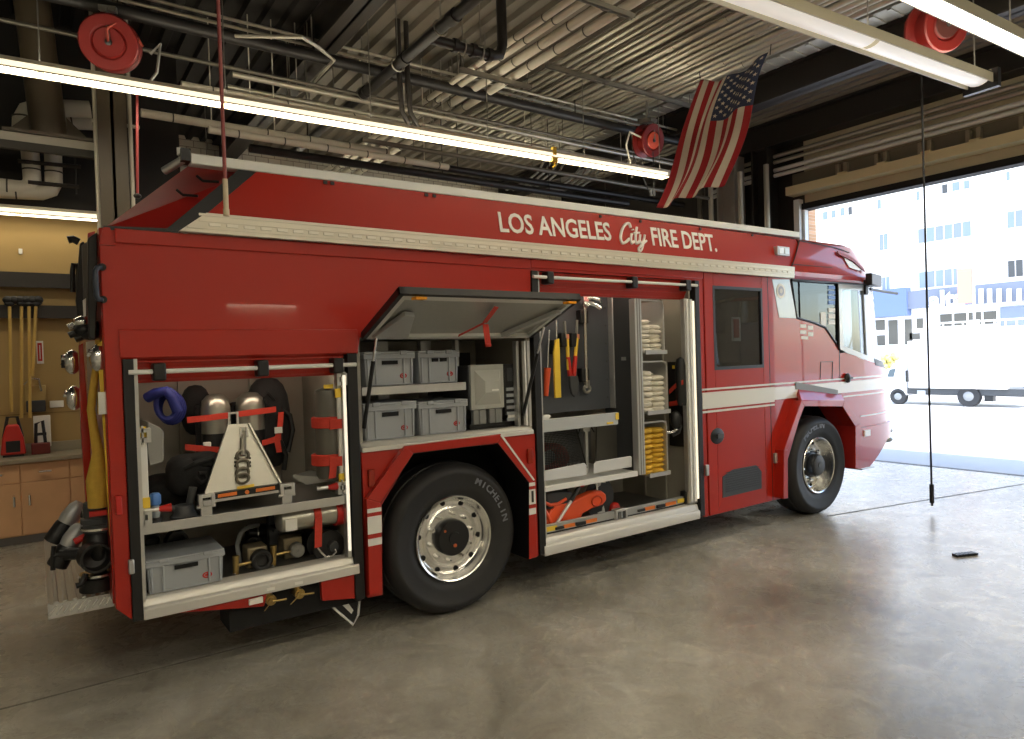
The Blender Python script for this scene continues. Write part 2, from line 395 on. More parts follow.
# along Y: insulated pipes, with bands
GI = 'insulated white pipes running toward the back'
names = ['first from the left', 'second from the left', 'third from the left', 'fourth from the left']
for k, (px, py, r) in enumerate([(521, 34, .036), (534, 35, .036), (552, 38, .05), (566, 44, .05)]):
    p = AZ(px, py, 5.25); m = MB(); m.cyl((p.x, -2, 5.25), (p.x, 8.5, 5.25), r, n=14)
    m.m(1)
    for q in range(20): m.cyl((p.x, -1.6+.5*q, 5.25), (p.x, -1.585+.5*q, 5.25), r+.004, n=14)
    m.m(0)
    solo(m, 'insulated_pipe', [PEARL, GREYM], f'white jacketed pipe with dark bands, {names[k]} of the four above the truck', 'pipe', GI)
GC = 'grey conduits in the overhead rack'
ORDN = 'first second third fourth fifth sixth seventh eighth ninth tenth eleventh twelfth thirteenth fourteenth fifteenth sixteenth seventeenth'.split()
xa = AZ(552, 70, 5.45).x; xb = AZ(735, 70, 5.45).x
n = 17
for k in range(n):
    x = xa+(xb-xa)*k/(n-1)+random.uniform(-.03, .03); r = random.choice([.022, .03, .04, .05]); z = 5.45+r
    m = MB(); m.cyl((x, -4, z), (x, 6.0, z), r, n=10)
    for q in range(3):
        y = random.uniform(-2, 5.5); m.cyl((x, y, z), (x, y+.12, z), r*1.22, n=10)
    solo(m, 'conduit', random.choice([CND, CND, CNDD]), f'straight grey conduit in the overhead rack, {ORDN[k]} from the white jacketed pipes', 'conduit', GC)
# flat ribbed light ducting further right
GT = 'cable trays at the right of the rack'
for k, (px, py) in enumerate([(742, 60), (790, 50)]):
    p = AZ(742, 60, 5.58); p.x += .46*k; m = MB(); m.box(p.x-.16, p.x+.16, -4, 6, 5.58, 5.59); m.box(p.x-.17, p.x-.15, -4, 6, 5.58, 5.65); m.box(p.x+.15, p.x+.17, -4, 6, 5.58, 5.65)
    for q in range(50): m.box(p.x-.15, p.x+.15, -3.9+.2*q, -3.85+.2*q, 5.565, 5.58)
    solo(m, 'cable_tray', CND, ['pale slatted cable tray next to the grey conduits', 'pale slatted cable tray nearest the right-hand lights'][k], 'cable tray', GT, smooth=0)
# trapeze struts with hanger rods
GS = 'trapeze struts carrying the pipes'
for (a, b, z, lab) in [((545, 68), (694, 104), 5.42, 'long slotted steel strut crossing under the grey conduits'), ((463, 70), (528, 86), 5.16, 'short slotted steel strut under the white jacketed pipes'),
                       ((578, -2), (632, 14), 5.16, 'slotted steel strut under the white pipes at the top edge of the photo')]:
    p = AZ(*a, z); q = AZ(*b, z); y = (p.y+q.y)/2; m = MB()
    m.prism([(y-.025, z+.02), (y-.025, z-.03), (y-.018, z-.03), (y-.018, z+.013), (y+.018, z+.013), (y+.018, z-.03), (y+.025, z-.03), (y+.025, z+.02)], p.x-.05, q.x+.05, axis=0)
    rod(m, p.x, y, z); rod(m, q.x, y, z)
    solo(m, 'hanger_strut', STEEL, lab, 'strut', GS, smooth=0)
# sprinkler main, along Y, dark, with ring hangers
p = AZ(470, 0, 5.0); q = AZ(297, 152, 5.0); xs = (p.x+q.x)/2; m = MB()
m.cyl((xs, 0, 5.0), (xs, 6.3, 5.0), .055, n=16)
for k in range(5): m.cyl((xs, 1.4+k*1.05, 5.0), (xs, 1.52+k*1.05, 5.0), .068, n=16)
m.m(1)
for k in range(5):
    y = 1.7+k*.95; m.tube([(xs+.075*cos(t*pi/8), y, 5.0+.075*sin(t*pi/8)) for t in range(16)], .008, n=6, closed=True); rod(m, xs, y, 5.07)
solo(m, 'sprinkler_main', [SPRK, STEEL], 'black sprinkler pipe hung on rings, rising diagonally above the long light', 'pipe')
m = MB(); z0 = AY(450, 45, 1.9)
m.cyl((xs, 1.95, 5.0), (xs+.75, 1.95, 5.0), .05, n=14); m.tube([(xs+.75, 1.95, 5.0), (xs+.86, 1.95, 5.03), (xs+.9, 1.95, 5.14), (xs+.9, 1.95, ZC-.07)], .055, n=14)
for dx in (.28, .5, .7): m.cyl((xs+dx, 1.95, 5.0), (xs+dx+.05, 1.95, 5.0), .07, n=14)
m.m(1)
for dx in (.4, .62): m.tube([(xs+dx, 1.95+.07*cos(t*pi/8), 5.0+.07*sin(t*pi/8)) for t in range(16)], .008, n=6, closed=True); rod(m, xs+dx, 1.95, 5.07)
solo(m, 'sprinkler_branch', [SPRK, STEEL], 'black branch pipe with an upward elbow joining the diagonal sprinkler pipe', 'pipe')
# pipes along X
GX = 'pipes running parallel to the truck'
def xpipe(px, py, z, r, mt, lab, x0=-8, x1=7.5, cat='pipe', nm='hanging_pipe', bands=0, drop=None):
    p = AZ(px, py, z); m = MB(); m.cyl((x0, p.y, z), (x1, p.y, z), r, n=12)
    if bands:
        m.m(1); k = x0+.3
        while k < x1: m.cyl((k, p.y, z), (k+.014, p.y, z), r+.003, n=12); k += bands
        m.m(0)
    k = x0+.7
    while k < x1: rod(m, k, p.y, z+r); k += 1.9
    return solo(m, nm, [mt, GREYM], lab, cat, GX)
xpipe(250, 24, 5.41, .018, CND, 'thin bright conduit at the top left, upper one of the close pair', nm='conduit', cat='conduit')
xpipe(250, 31, 5.41, .018, CND, 'thin bright conduit at the top left, lower one of the close pair', nm='conduit', cat='conduit')
xpipe(300, 53, 5.2, .065, SPRK, 'thick black pipe below the thin bright conduit pair')
xpipe(270, 76, 5.0, .022, CNDD, 'thin grey conduit between the black pipe and the long light', nm='conduit', cat='conduit')
xpipe(240, 97, 4.75, .055, PEARL, 'white jacketed pipe just above the long light', bands=.8, x0=-1.0, x1=6)
xpipe(330, 109, 4.9, .03, CND, 'grey conduit above the long light, the nearer of the close three', nm='conduit', cat='conduit', x0=-.5)
xpipe(420, 124, 4.9, .03, CND, 'grey conduit above the long light, the middle of the close three', nm='conduit', cat='conduit', x0=-.5)
xpipe(520, 133, 4.95, .03, CND, 'grey conduit above the long light, the farther of the close three', nm='conduit', cat='conduit', x0=-.5)
xpipe(180, 119, 4.5, .045, PEARL, 'white jacketed pipe under the long light, upper of the banded pair', bands=.5, x0=-1.35, x1=1.5)
xpipe(250, 136, 4.33, .04, PEARL, 'white jacketed pipe under the long light, lower of the banded pair', bands=.5, x0=-.75, x1=2.2)
xpipe(330, 160, 4.35, .05, SPRK, 'black pipe just above the truck roof rail', x0=-.2, x1=6)
xpipe(470, 158, 4.5, .03, CNDD, 'dull conduit just above the truck roof lettering', nm='conduit', cat='conduit', x0=1, x1=7.5)
xpipe(560, 186, 4.5, .05, SPRK, 'black pipe low behind the lettering on the truck', x0=2, x1=7.5)
# white elbows at the far left
def wpipe(pts, r, lab, Y):
    P = [Vector(AY(a, b, Y)) for a, b in pts]
    Q = [P[0]]
    for i in range(1, len(P)-1):
        d0 = (P[i-1]-P[i]).normalized(); d1 = (P[i+1]-P[i]).normalized(); k = r*1.3
        Q += [P[i]+d0*k, P[i]+d0*k*.3+d1*k*.3, P[i]+d1*k]
    Q.append(P[-1]); m = MB(); m.tube(Q, r, n=14)
    for i in range(len(P)-1):
        d = (P[i+1]-P[i]); c = P[i]+d*.5; t = d.normalized()*.008; m.m(1).cyl(c-t, c+t, r+.004, n=14).m(0)
    solo(m, 'hanging_drain_pipe', [PEARL, GREYM], lab, 'pipe', 'white jacketed drain pipes at the left')
wpipe([(24, 128), (24, 108), (90, 111)], .11, 'white jacketed pipe with an end elbow behind the leaning brace', 5.0)
wpipe([(50, 122), (92, 124)], .07, 'short white jacketed pipe under the elbowed one at the left', 5.0)
wpipe([(30, 150), (33, 190), (-20, 184)], .085, 'white jacketed drop pipe turning left, outer one under the pale girder', 5.0)
wpipe([(53, 152), (54, 193), (-25, 189)], .085, 'white jacketed drop pipe turning left, inner one under the pale girder', 5.02)
m = MB()
for (a, b) in [((18, 161), (81, 167)), ((28, 182), (79, 187))]: 
    p = AY(*a, 4.92); q = AY(*b, 4.92); m.cyl(p, q, .022, n=8)
p = AY(75, 158, 4.92); m.cyl(p, (p.x, p.y, p.z-.4), .01, n=6)
solo(m, 'pipe_support', DKSTL, 'pair of dark rods bracing the white drop pipes', 'pipe support')
for px, lab in [(96.5, 'thin white vertical pipe left of the bronze column'), (131, 'thin white vertical pipe right of the bronze column')]:
    p = AY(px, 150, 4.26); m = MB(); m.cyl((p.x, p.y, 2.2), (p.x, p.y, ZC-.066), .022, n=10); m.cyl((p.x-.03, p.y, 4.4), (p.x+.09, p.y, 4.4), .02, n=8)
    solo(m, 'riser_pipe', PEARL, lab, 'pipe')
# curved conduit drops
for k, (px, py) in enumerate([(400, 90), (408, 90)]):
    p = AY(px, py, 3.0); r = .03
    m = MB(); m.tube([(p.x, 3.0, ZC-.07), (p.x, 3.0, p.z), (p.x+.02, 3.0, p.z-.25), (p.x+.15, 3.0, p.z-.45), (p.x+.4, 3.0, p.z-.52), (p.x+.9, 3.0, p.z-.5)], r, n=10)
    solo(m, 'conduit_drop', DKSTL, ['dark conduit sweeping down beside the diagonal sprinkler pipe, left one', 'dark conduit sweeping down beside the diagonal sprinkler pipe, right one'][k], 'conduit')
# bent thin conduit
m = MB(); m.tube([AZ(a, b, 5.1) for a, b in [(235, 36), (302, 37), (318, 47), (334, 60), (312, 84), (300, 92)]], .02, n=8)
solo(m, 'bent_conduit', CND, 'thin conduit with a sharp bend above the long light', 'conduit')
# bundles curving down behind the roof, right of centre
GU = 'bundled conduits curving down behind the roof rail'
for k in range(8):
    base = 540+7*k if k < 4 else 570+7*(k-4)
    p = [AY(base+6, 158, 4.6), AY(base-2, 172, 4.6), AY(base-14, 182, 4.6), AY(base-34, 190, 4.6)]
    if k >= 4: p = [AY(base+12, 165, 4.6), AY(base+4, 177, 4.6), AY(base-10, 187, 4.6), AY(base-40, 192, 4.6)]
    m = MB(); m.tube(p, .018, n=8)
    solo(m, 'hanging_conduit', CND, f'{ORDN[k%4]} curved conduit of the {["rearward","cabward"][k//4]} bundle behind the roof rail', 'conduit', GU)
# pale conduits along the header
GH = 'conduits along the bay door header'
hn = ['uppermost', 'second', 'third', 'lowest']
for k, z in enumerate([5.12, 5.02, 4.88, 4.79]):
    m = MB(); m.cyl((XF-.14, -7, z), (XF-.14, 3.7, z), .035, n=10); m.tube([(XF-.14, 3.7, z), (XF-.14, 3.9, z-.02), (XF-.14, 4.1, z-.08), (XF-.14, 4.3, z-.1)], .035, n=10)
    solo(m, 'header_conduit', [WHITE if k > 1 else CND], f'{hn[k]} of the four long conduits along the bay door header', 'conduit', GH)
for k, (px, py) in enumerate([(741, 215), (711, 205), (767, 205), (700, 210)]):
    p = AX(px, py, XF-.55); m = MB(); m.cyl((p.x, p.y, 0), (p.x, p.y, 4.9), .045, n=10)
    solo(m, 'riser_pipe', [PEARL, PEARL, CND, CNDD][k], ['white vertical pipe right of the pale column', 'white vertical pipe just left of the pale column', 'slim grey vertical pipe on the dark column', 'grey vertical pipe behind the flag tip'][k], 'pipe')
# ------------------------------------------------------------------ the fire truck (side face on the plane y = 0, 2.3 m wide)
TW = 2.3; TOP = 2.51
T = thing('fire_truck', 'red city fire truck with its side compartments open, parked in the bay', 'fire truck', (0, TW/2, 0))
def part(mb, name, mats, par=None, label=None, each=False, **k):
    if each:
        return [part(q, name, mats, par, label, **k) for q in mb.islands()]
    o = mb.build(name, mats, par or T, **k)
    if label: o['label'] = label
    return o
# --- body side
sp = MB().prism([(-2.07,TOP),(2.655,TOP),(2.655,.265),(2.592,.27),(2.592,2.425),(.695,2.425),(.69,1.935),(-.67,1.935),(-.69,1.83),(-1.99,1.83),(-1.988,.458),(-2.062,.535)], 0, .05)
sp.box(-2.0, .69, -.012, 0, 2.435, TOP); sp.box(.69, 2.65, -.012, 0, 2.445, TOP)
sp.box(-2.0, -.69, -.01, 0, 1.835, 1.985)
side = part(sp, 'side_panel', RED, bevel=.006)
# rear wall, far side, roof deck
rb = MB(); rb.box(-2.07, -2.02, .05, TW, .55, TOP)
part(rb, 'rear_panel', RED)
fb = MB(); fb.box(-2.07, 3.64, TW-.05, TW, .3, TOP); part(fb, 'far_side_panel', RED)
rt = MB(); rt.box(-2.05, 4.9, .02, TW-.02, TOP-.03, TOP); part(rt, 'roof_deck', ALUD)
cb = MB(); cb.prism([(-2.07,TOP-.09),(-2.0,TOP-.09),(-2.02,TOP+.0),(-2.05,TOP+.0)], -.014, 0)
part(cb, 'corner_cap', RED, side)
# --- upper fascia, leaning inward, with the lettering
FZ0, FZ1, FY1 = 2.52, 2.935, .07
def FP(x, z, o=0.):
    """point of the leaning fascia plane at height z, o in front of it"""
    t = (z-FZ0)/(FZ1-FZ0); n = Vector((0, -(FZ1-FZ0), FY1)).normalized()
    return Vector((x, FY1*t, z))+n*o
def fpx(px, py):
    n = Vector((0, -(FZ1-FZ0), FY1)); d = ray(px, py); return CAM+d*((Vector((0,0,FZ0))-CAM).dot(n)/d.dot(n))
bl = fpx(180, 229); tl = fpx(252, 176)
xr = 4.03
f = MB(); back = (0, .04, .0)
f.slab([FP(bl.x, FZ0), FP(xr, FZ0), FP(4.06, 2.62), FP(4.30, FZ1-.07), FP(4.26, FZ1), FP(tl.x+.03, FZ1)], back)
fas = part(f, 'fascia_panel', RED)
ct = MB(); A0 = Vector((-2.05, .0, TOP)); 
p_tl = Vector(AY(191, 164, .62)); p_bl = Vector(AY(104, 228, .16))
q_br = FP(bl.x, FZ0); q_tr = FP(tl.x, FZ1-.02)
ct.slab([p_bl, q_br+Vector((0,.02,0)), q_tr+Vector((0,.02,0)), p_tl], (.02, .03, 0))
ch = part(ct, 'corner_fascia', DRED, fas, 'slanted panel at the rear top corner')  # darker matte red stands in for the shade on this panel
s = MB(); w = Vector((.10, 0, 0))
s.slab([q_br-w*.75+Vector((0,.0,-.0)), q_br+w*.25, q_tr+w*.25, q_tr-w*.75], (0, -.012, 0)); s.slab([Vector((-2.05,-.004,TOP-.01)), q_br+Vector((0,-.01,-.01)), q_br+Vector((0,-.01,.012)), Vector((-2.05,-.004,TOP+.01))], (0, .05, 0))
part(s, 'black_seal', BLACK, fas)
v = MB()
for (a, b, c) in [((197, 176), (203, 181), (219, 182)), ((177, 190), (183, 195), (198, 196))]:
    n = (q_br-p_bl).cross(q_tr-q_br).normalized()
    def cp(px, py):
        d = ray(px, py); return CAM+d*((p_bl-CAM).dot(n)/d.dot(n))-ray(px,py)*.03
    v.tube([cp(*a), cp(*b), cp(*c)], .008, n=6)
part(v, 'ceiling_reflection', BLACK, ch)  # black lines drawn in place of ceiling reflections on the corner panel
# LED rail along the fascia foot
l = MB()
l.prism([(-1.7, 2.515), (xr, 2.505), (xr+.01, 2.62), (-1.56, 2.625)], -.05, -.004)
for z in (2.535, 2.575, 2.607): l.box(-1.66 if z < 2.55 else -1.6, xr, -.056, -.05, z, z+.013)
led = part(l, 'light_rail', mat('light_rail_white', (222, 216, 200), .3, metal=.2), label='long white light rail under the lettering')
dd = MB()
for k in range(60):
    x = -1.55+k*.0925; dd.box(x, x+.06, -.057, -.0505, 2.553, 2.57)
part(dd, 'lens', mat('lens_glass', (240, 236, 224), .15), led, each=True)
# roof rail
z0 = AY(195, 160, .22).z
r = MB(); ra = AY(190, 159, .08); rbb = AY(798, 235, .08)
r.slab([(ra.x, .06, ra.z-.03), (rbb.x, .06, rbb.z-.03), (rbb.x, .06, rbb.z+.03), (ra.x, .06, ra.z+.03)], (0, .08, 0))
rail = part(r, 'roof_rail', WHITE, bevel=.006, label='white rail along the roof edge')
k_ = MB()
for px in (325, 332, 426, 434, 600, 640, 700, 752): p = AY(px, 160+(px-190)*.125+4, .06); k_.box(p.x-.012, p.x+.012, .05, .06, p.z-.02, p.z+.0)
k_.box(ra.x-.05, ra.x, .05, .15, ra.z-.02, ra.z+.05)
part(k_, 'rail_clip', BLACK, rail, each=True)
k2 = MB(); k2.cyl((ra.x-.03, .1, ra.z), (ra.x-.12, .18, ra.z-.06), .022, n=10); k2.cyl((ra.x-.05, .1, ra.z+.02), (ra.x-.05, .1, ra.z+.06), .014, n=10)
part(k2, 'rail_end_joint', ALU, rail)
# roof superstructure behind the fascia
rs = MB(); rs.box(-1.3, 4.2, .32, TW-.3, TOP, 2.9); part(rs, 'roof_locker', DRED)
# lettering
def fascia_text(txt, pxl, pyl, pxr, pyr, hpx, off=.018, name='lettering'):
    a = fpx(pxl, pyl); b = fpx(pxr, pyr); h = (fpx(pxl, pyl-hpx)-a).length
    m = text_mb(txt, h, (b-a).x, offset=off)
    d = (b-a).normalized(); n = Vector((0, -(FZ1-FZ0), FY1)).normalized(); up = d.cross(n)*-1
    if up.z < 0: up = -up
    m.v = [a+d*p.x+up*p.z+n*(.004-p.y) for p in m.v]
    return part(m, name, MATTW, fas, smooth=0)
fascia_text('LOS ANGELES', 500, 231.5, 611.5, 240.5, 19)
fascia_text('FIRE DEPT.', 652.5, 245, 717, 251.5, 17)
# script "City" from pen strokes
def pen(pts, r=.014):
    P = [fpx(*q) for q in pts]; n = Vector((0, -1, .16)).normalized()
    Q = []
    for i in range(len(P)-1):
        p0 = P[max(i-1,0)]; p1 = P[i]; p2 = P[i+1]; p3 = P[min(i+2,len(P)-1)]
        for t in (0, .25, .5, .75):
            Q.append(.5*((2*p1)+(p2-p0)*t+(2*p0-5*p1+4*p2-p3)*t*t+(3*p1-p0-3*p2+p3)*t**3)+n*.006)
    Q.append(P[-1]+n*.006)
    return MB().tube(Q, r, n=8)
cm = MB()
for pts, rr in [([(630,228),(628.5,224),(625,224.5),(621.5,230),(620,238),(621.5,243),(625,242.5),(628.5,239)], .013),
            ([(631,234),(630.3,239),(631.2,243.4),(633.5,241.5)], .012), ([(631.8,229.6),(632,230.4)], .014),
            ([(636.2,227.5),(635,236),(635.3,243),(637.5,243),(638.8,241)], .012), ([(633,233.5),(636,233.2),(639,233)], .009),
            ([(639.6,235),(639.2,241),(640.8,243.6),(643.2,240),(644.2,235.2)], .011), ([(644.2,235.2),(642.8,244),(641,250),(638.8,251.5),(638.2,248.5),(642,244.5),(646,241)], .010)]:
    q = pen(pts, rr); cm.add(q.v, q.f)
part(cm, 'lettering', MATTW, fas)
# marker lamp on the fascia
p = fpx(780.5, 251.5); m = MB(); m.box(p.x-.11, p.x+.1, p.y-.04, p.y+.02, p.z-.045, p.z+.045); m.m(1).box(p.x-.09, p.x-.01, p.y-.046, p.y-.04, p.z-.03, p.z+.03).box(p.x+.01, p.x+.085, p.y-.046, p.y-.04, p.z-.03, p.z+.03)
part(m, 'side_lamp', [mat('lamp_housing', (190, 188, 184), .3, metal=.6), mat('clear_lens', (235, 238, 240), .12)], bevel=.008)

# --- door channels (black)
def channel(x0, x1, z0, z1, m=BLACK): return part(MB().box(x0, x1, -.012, .07, z0, z1), 'shutter_channel', m, bevel=.004)
c1 = channel(-1.988, -1.937, .45, 1.83); c2 = channel(-.765, -.70, .28, 1.835); c3 = channel(.695, .755, .285, 2.425); c4 = channel(2.535, 2.592, .284, 2.425)
m = MB(); m.box(-1.937, -1.92, -.006, .06, .55, 1.83); m.box(.755, .768, -.006, .06, .40, 2.42)
part(m, 'channel_edge', ALU, each=True)
lt = MB()
for (px, py, w, h) in [(118.5, 505, .03, .1), (131, 566, .028, .075)]:
    x, z = S(px, py); lt.box(x-w/2, x+w/2, -.03, 0, z-h/2, z+h/2); lt.m(1)
part(lt, 'edge_latch', [RED2, ALU], side, each=True, bevel=.006)
# --- compartments: liners
def liner(x0, x1, z0, z1, dep, back=LINER, floor=LINERD, name='compartment_liner'):
    m = MB(); t = .02
    m.box(x0, x1, dep, dep+t, z0, z1); m.m(1); m.box(x0, x1, .04, dep, z0-t, z0); m.m(0)
    m.box(x0, x1, .04, dep, z1, z1+t); m.box(x0-t, x0, .04, dep, z0, z1); m.box(x1, x1+t, .04, dep, z0, z1)
    return part(m, name, [back, floor], smooth=0)
L1 = liner(-1.93, -.775, .55, 1.80, .85)
L2 = liner(-.66, .655, 1.25, 1.93, .75)
L3 = liner(.70, 2.50, .385, 2.40, .95)
# liner details: ribs on the back walls
m = MB()
for x in (-1.6, -1.15, -.95): m.box(x, x+.02, .82, .85, .95, 1.8)
part(m, 'liner_rib', LINER, L1, each=True)
m = MB()
for x in (-.25, .12): m.box(x, x+.09, .70, .75, 1.25, 1.93)
q = S(455,340,.45)[0]; m.box(q,q+.03,.45,.5,1.6,1.93)
m.m(1); m.box(.17, .48, .55, .74, 1.5, 1.83)
part(m, 'liner_rib', [ALU, BLACK], L2, each=True)
m = MB()
for x in (1.9, 2.2): m.box(x, x+.03, .92, .95, .4, 1.0)
for y in (.35, .62): m.box(2.48, 2.5, y, y+.03, .4, 2.35)
part(m, 'liner_rib', LINER, L3, each=True)
# --- rolled shutters and their bars
def shutter(x0, x1, z0, z1, y):
    b = MB(); b.slab([(x0, y-.03, z1), (x1, y-.03, z1), (x1, y+.05, z0), (x0, y+.05, z0)], (0, .04, 0))
    for k in range(4):
        t = (k+.5)/4; b.box(x0, x1, y-.036+.08*t, y-.03+.08*t, z1+(z0-z1)*t-.004, z1+(z0-z1)*t+.004)
    return part(b, 'roller_shutter', RED)
s1 = shutter(-1.92, -.775, 1.70, 1.83, .05); s2 = shutter(.77, 2.53, 2.26, 2.42, .05)
def bar(a, b, par, clips):
    p = AY(*a, -.03); q = AY(*b, -.03); m = MB(); m.cyl(p, q, .013, n=10); o = part(m, 'shutter_bar', WHITE, par)
    for t in clips:
        c = p+(q-p)*t; k = MB(); k.box(c.x-.032, c.x+.032, -.05, .04, c.z-.05, c.z+.045); part(k, 'bar_clip', BLACK, par, bevel=.01)
bar((128.5, 372.5), (356, 364.5), s1, (.115, .545, .905)); bar((533, 276.5), (697, 285.5), s2, (.085, .57, .93))
# --- sills
def sill(x0, x1, z0, z1, nm='door_sill'):
    h = z1-z0
    return part(MB().prism([(-.02, z0), (.12, z0), (.12, z1), (.02, z1), (.012, z1-.006), (.0, z0+h*.62), (-.012, z0+h*.58), (-.02, z0+h*.5)], x0, x1, axis=0), nm, mat('sill_anodised', (212, 210, 204), .36, metal=.35), bevel=.003)
sill(-1.937, -.735, .449, .553); sill(-.69, .665, 1.205, 1.262); sl3 = sill(.735, 2.515, .272, .40)
# shelf lips
x0, z0 = S(142, 529); x1, z1 = S(352, 498); 
shl = part(MB().box(-1.93, -.775, .03, .8, .895, .925).box(-1.93, -.775, .02, .032, .89, .945), 'compartment_shelf', ALU, bevel=.003)
shm = part(MB().box(-.655, .12, .05, .7, 1.575, 1.6).box(-.655, .125, .04, .052, 1.56, 1.615), 'compartment_shelf', ALU, bevel=.003)
# light pillars at the right of compartments
def pillar(px0, px1, pt, pb, Y, m, nm='pillar'):
    a = S(px0, pt, Y); b = S(px1, pt, Y); c = S((px0+px1)/2, pb, Y)
    return part(MB().box(a[0], b[0], Y, Y+.05, c[1], a[1]), nm, m, bevel=.004)
LEDM = mat('led_tube', (255, 246, 226), .3, emit=.5)
pa = part(MB().box(-.80, -.773, .0, .06, .555, 1.72), 'pillar', ALU, bevel=.004); part(MB().box(-.797, -.779, -.006, 0, .6, 1.70), 'light_strip', LEDM, pa)
pb_ = part(MB().box(2.42, 2.53, .02, .07, .41, 2.26), 'pillar', ALU, bevel=.004); part(MB().box(2.505, 2.53, .0, .022, .45, 2.24), 'light_strip', LEDM, pb_)
part(MB().box(2.47, 2.5, .0, .022, .43, 2.25).box(2.425, 2.445, .0, .022, .43, 2.25), 'pillar_rib', WHITE, pb_)
pc = part(MB().box(.64, .665, .0, .06, 1.26, 1.9).box(.575, .6, .05, .1, 1.26, 1.9), 'pillar', ALU, bevel=.004); part(MB().box(.612, .626, -.002, .03, 1.27, 1.9), 'pillar_rib', WHITE, pc)
LB = mat('hidden_fill_lamp', (255, 240, 214), .3, emit=FILL_E)  # hidden glowing bars added to brighten the compartments
for (x0, x1, zz, yy) in [(-1.85,-.85,1.775,.14),(.85,2.4,2.37,.14)]: part(MB().box(x0,x1,yy,yy+.05,zz,zz+.02),'hidden_fill_lamp',LB,L1 if x1<0 and x0<-1 else (L2 if x0<0 else L3))
# swing-out holders at both ends of the rear compartment, with yellow tabs
def holder(pxs, Y, tabs, top, bot, nm='swing_holder'):
    a = S(pxs[0], top, Y); b = S(pxs[1], top, Y); c = S(pxs[0], bot, Y)
    o = part(MB().box(a[0], b[0], Y, Y+.03, c[1], a[1]), nm, WHITE, bevel=.004)
    for (px, py) in tabs:
        p = S(px, py, Y-.01); part(MB().box(p[0]-.018, p[0]+.018, Y-.012, Y, p[1]-.028, p[1]+.028), 'yellow_tab', YEL, o)
    for (px, py) in ((pxs[0]+3, top-6), (pxs[0]+4, bot+5)):
        p = S(px, py, Y); part(MB().ring((p[0]-.03, p[0]+.04, p[1]-.04, p[1]+.035), (p[0]-.015, p[0]+.02, p[1]-.015, p[1]+.015), Y-.03, Y+.02).box(p[0]-.005, p[0]+.005, Y-.03, Y, p[1]-.05, p[1]+.05), 'hinge', ALU, o)
    return o
h1 = holder((139, 147), .03, [(142.5, 432), (146.5, 503)], 441, 512)
h2 = holder((337, 342.5), .03, [(338, 393), (342, 478)], 385, 482)
x, z = S(155, 424, .1); xb_, zb_ = S(164, 463, .1)
gp = MB().prism([S(148,422,.08), S(159,427,.08), S(163.5,431,.08), S(163.5,462,.08), S(150,466,.08), S(147,452,.08)], .08, .45); part(gp, 'side_plate', mat('grey_plate', (150,150,146), .45, metal=.3), h1, bevel=.004)
# latch knobs, red
for (px, py, par) in [(163, 508.5, h1), (331, 487, h2)]:
    p = Vector(AY(px, py, .02)); m = MB(); m.cyl(p+Vector((-.09,0,0)), p, .012, n=8); m.m(1).cyl(p+Vector((-.02,0,0)), p+Vector((.04,0,.0)), .013, .024, n=12)
    part(m, 'red_knob', [ALU, RED2], par)

# --- skirt below the rear sill, valve recess
sk = MB().prism([S(160,614.5), S(264,606.5), S(268,594), (-.78+.0, .449), (-1.86, .449)][:3]+[S(270,590.5), (-1.86,.452)], .0, .04)
sk2 = MB().prism([S(321,580.5), S(359.5,572), S(359.5,598.3), S(322.5,601)], .0, .04)
sk.add(sk2.v, sk2.f); part(sk, 'skirt', RED, each=True, bevel=.004)
part(MB().box(-1.5, -.7, .05, .3, .25, .45), 'skirt_recess', HOLE)
lb = MB()
for (a, b, c, d) in [((249.5,600.5),(263,597),(263,602.5),(249.5,605.5)), ((267,588.5),(275,586.8),(275,589.6),(267,591.2)), ((295,582.5),(303,580.7),(303,583.5),(295,585.2))]:
    lb.prism(SS([a,b,c,d], -.025), -.025, -.005)
part(lb, 'label_plate', MATTW, each=True)
GV = [(271.5, 600.5, (286.5, 599), (264.5, 611)), (300, 594, (314, 593), (290.5, 604.5))]
for (px, py, h, t) in GV:
    p = Vector(AY(px, py, -.02)); m = MB(); m.cyl(p+Vector((0,.1,0)), p, .03, n=16); m.cyl(p, p+Vector((0,-.015,0)), .02, n=12); m.cyl(p+Vector((-.01,.03,.0)), p+Vector((-.01,.03,.05)), .018, n=10)
    o = part(m, 'drain_valve', BRASS); m = MB(); m.tube([p+Vector((0,-.02,0)), AY(*h, -.04)], .006, n=8); m.tube([p+Vector((0,-.01,0)), AY(*t, -.02)], .003, n=6); part(m, 'valve_handle', BRASS, o)
# mud flap, shield shaped, black with a white edge
mf = [S(327,601.5,.1), S(337,611,.1), S(353,624.5,.1), S(358,615,.1), S(359.5,599,.1)]
fl = part(MB().prism(mf, .1, .115), 'mud_flap', BLACK)
part(MB().tube([Vector((q[0], .098, q[1])) for q in mf], .008, n=6), 'white_edging', MATTW, fl)
part(MB().prism(SS([(338,601),(345,599),(353,610),(351,613.5)], .098), .09, .099), 'white_plate', MATTW, fl)

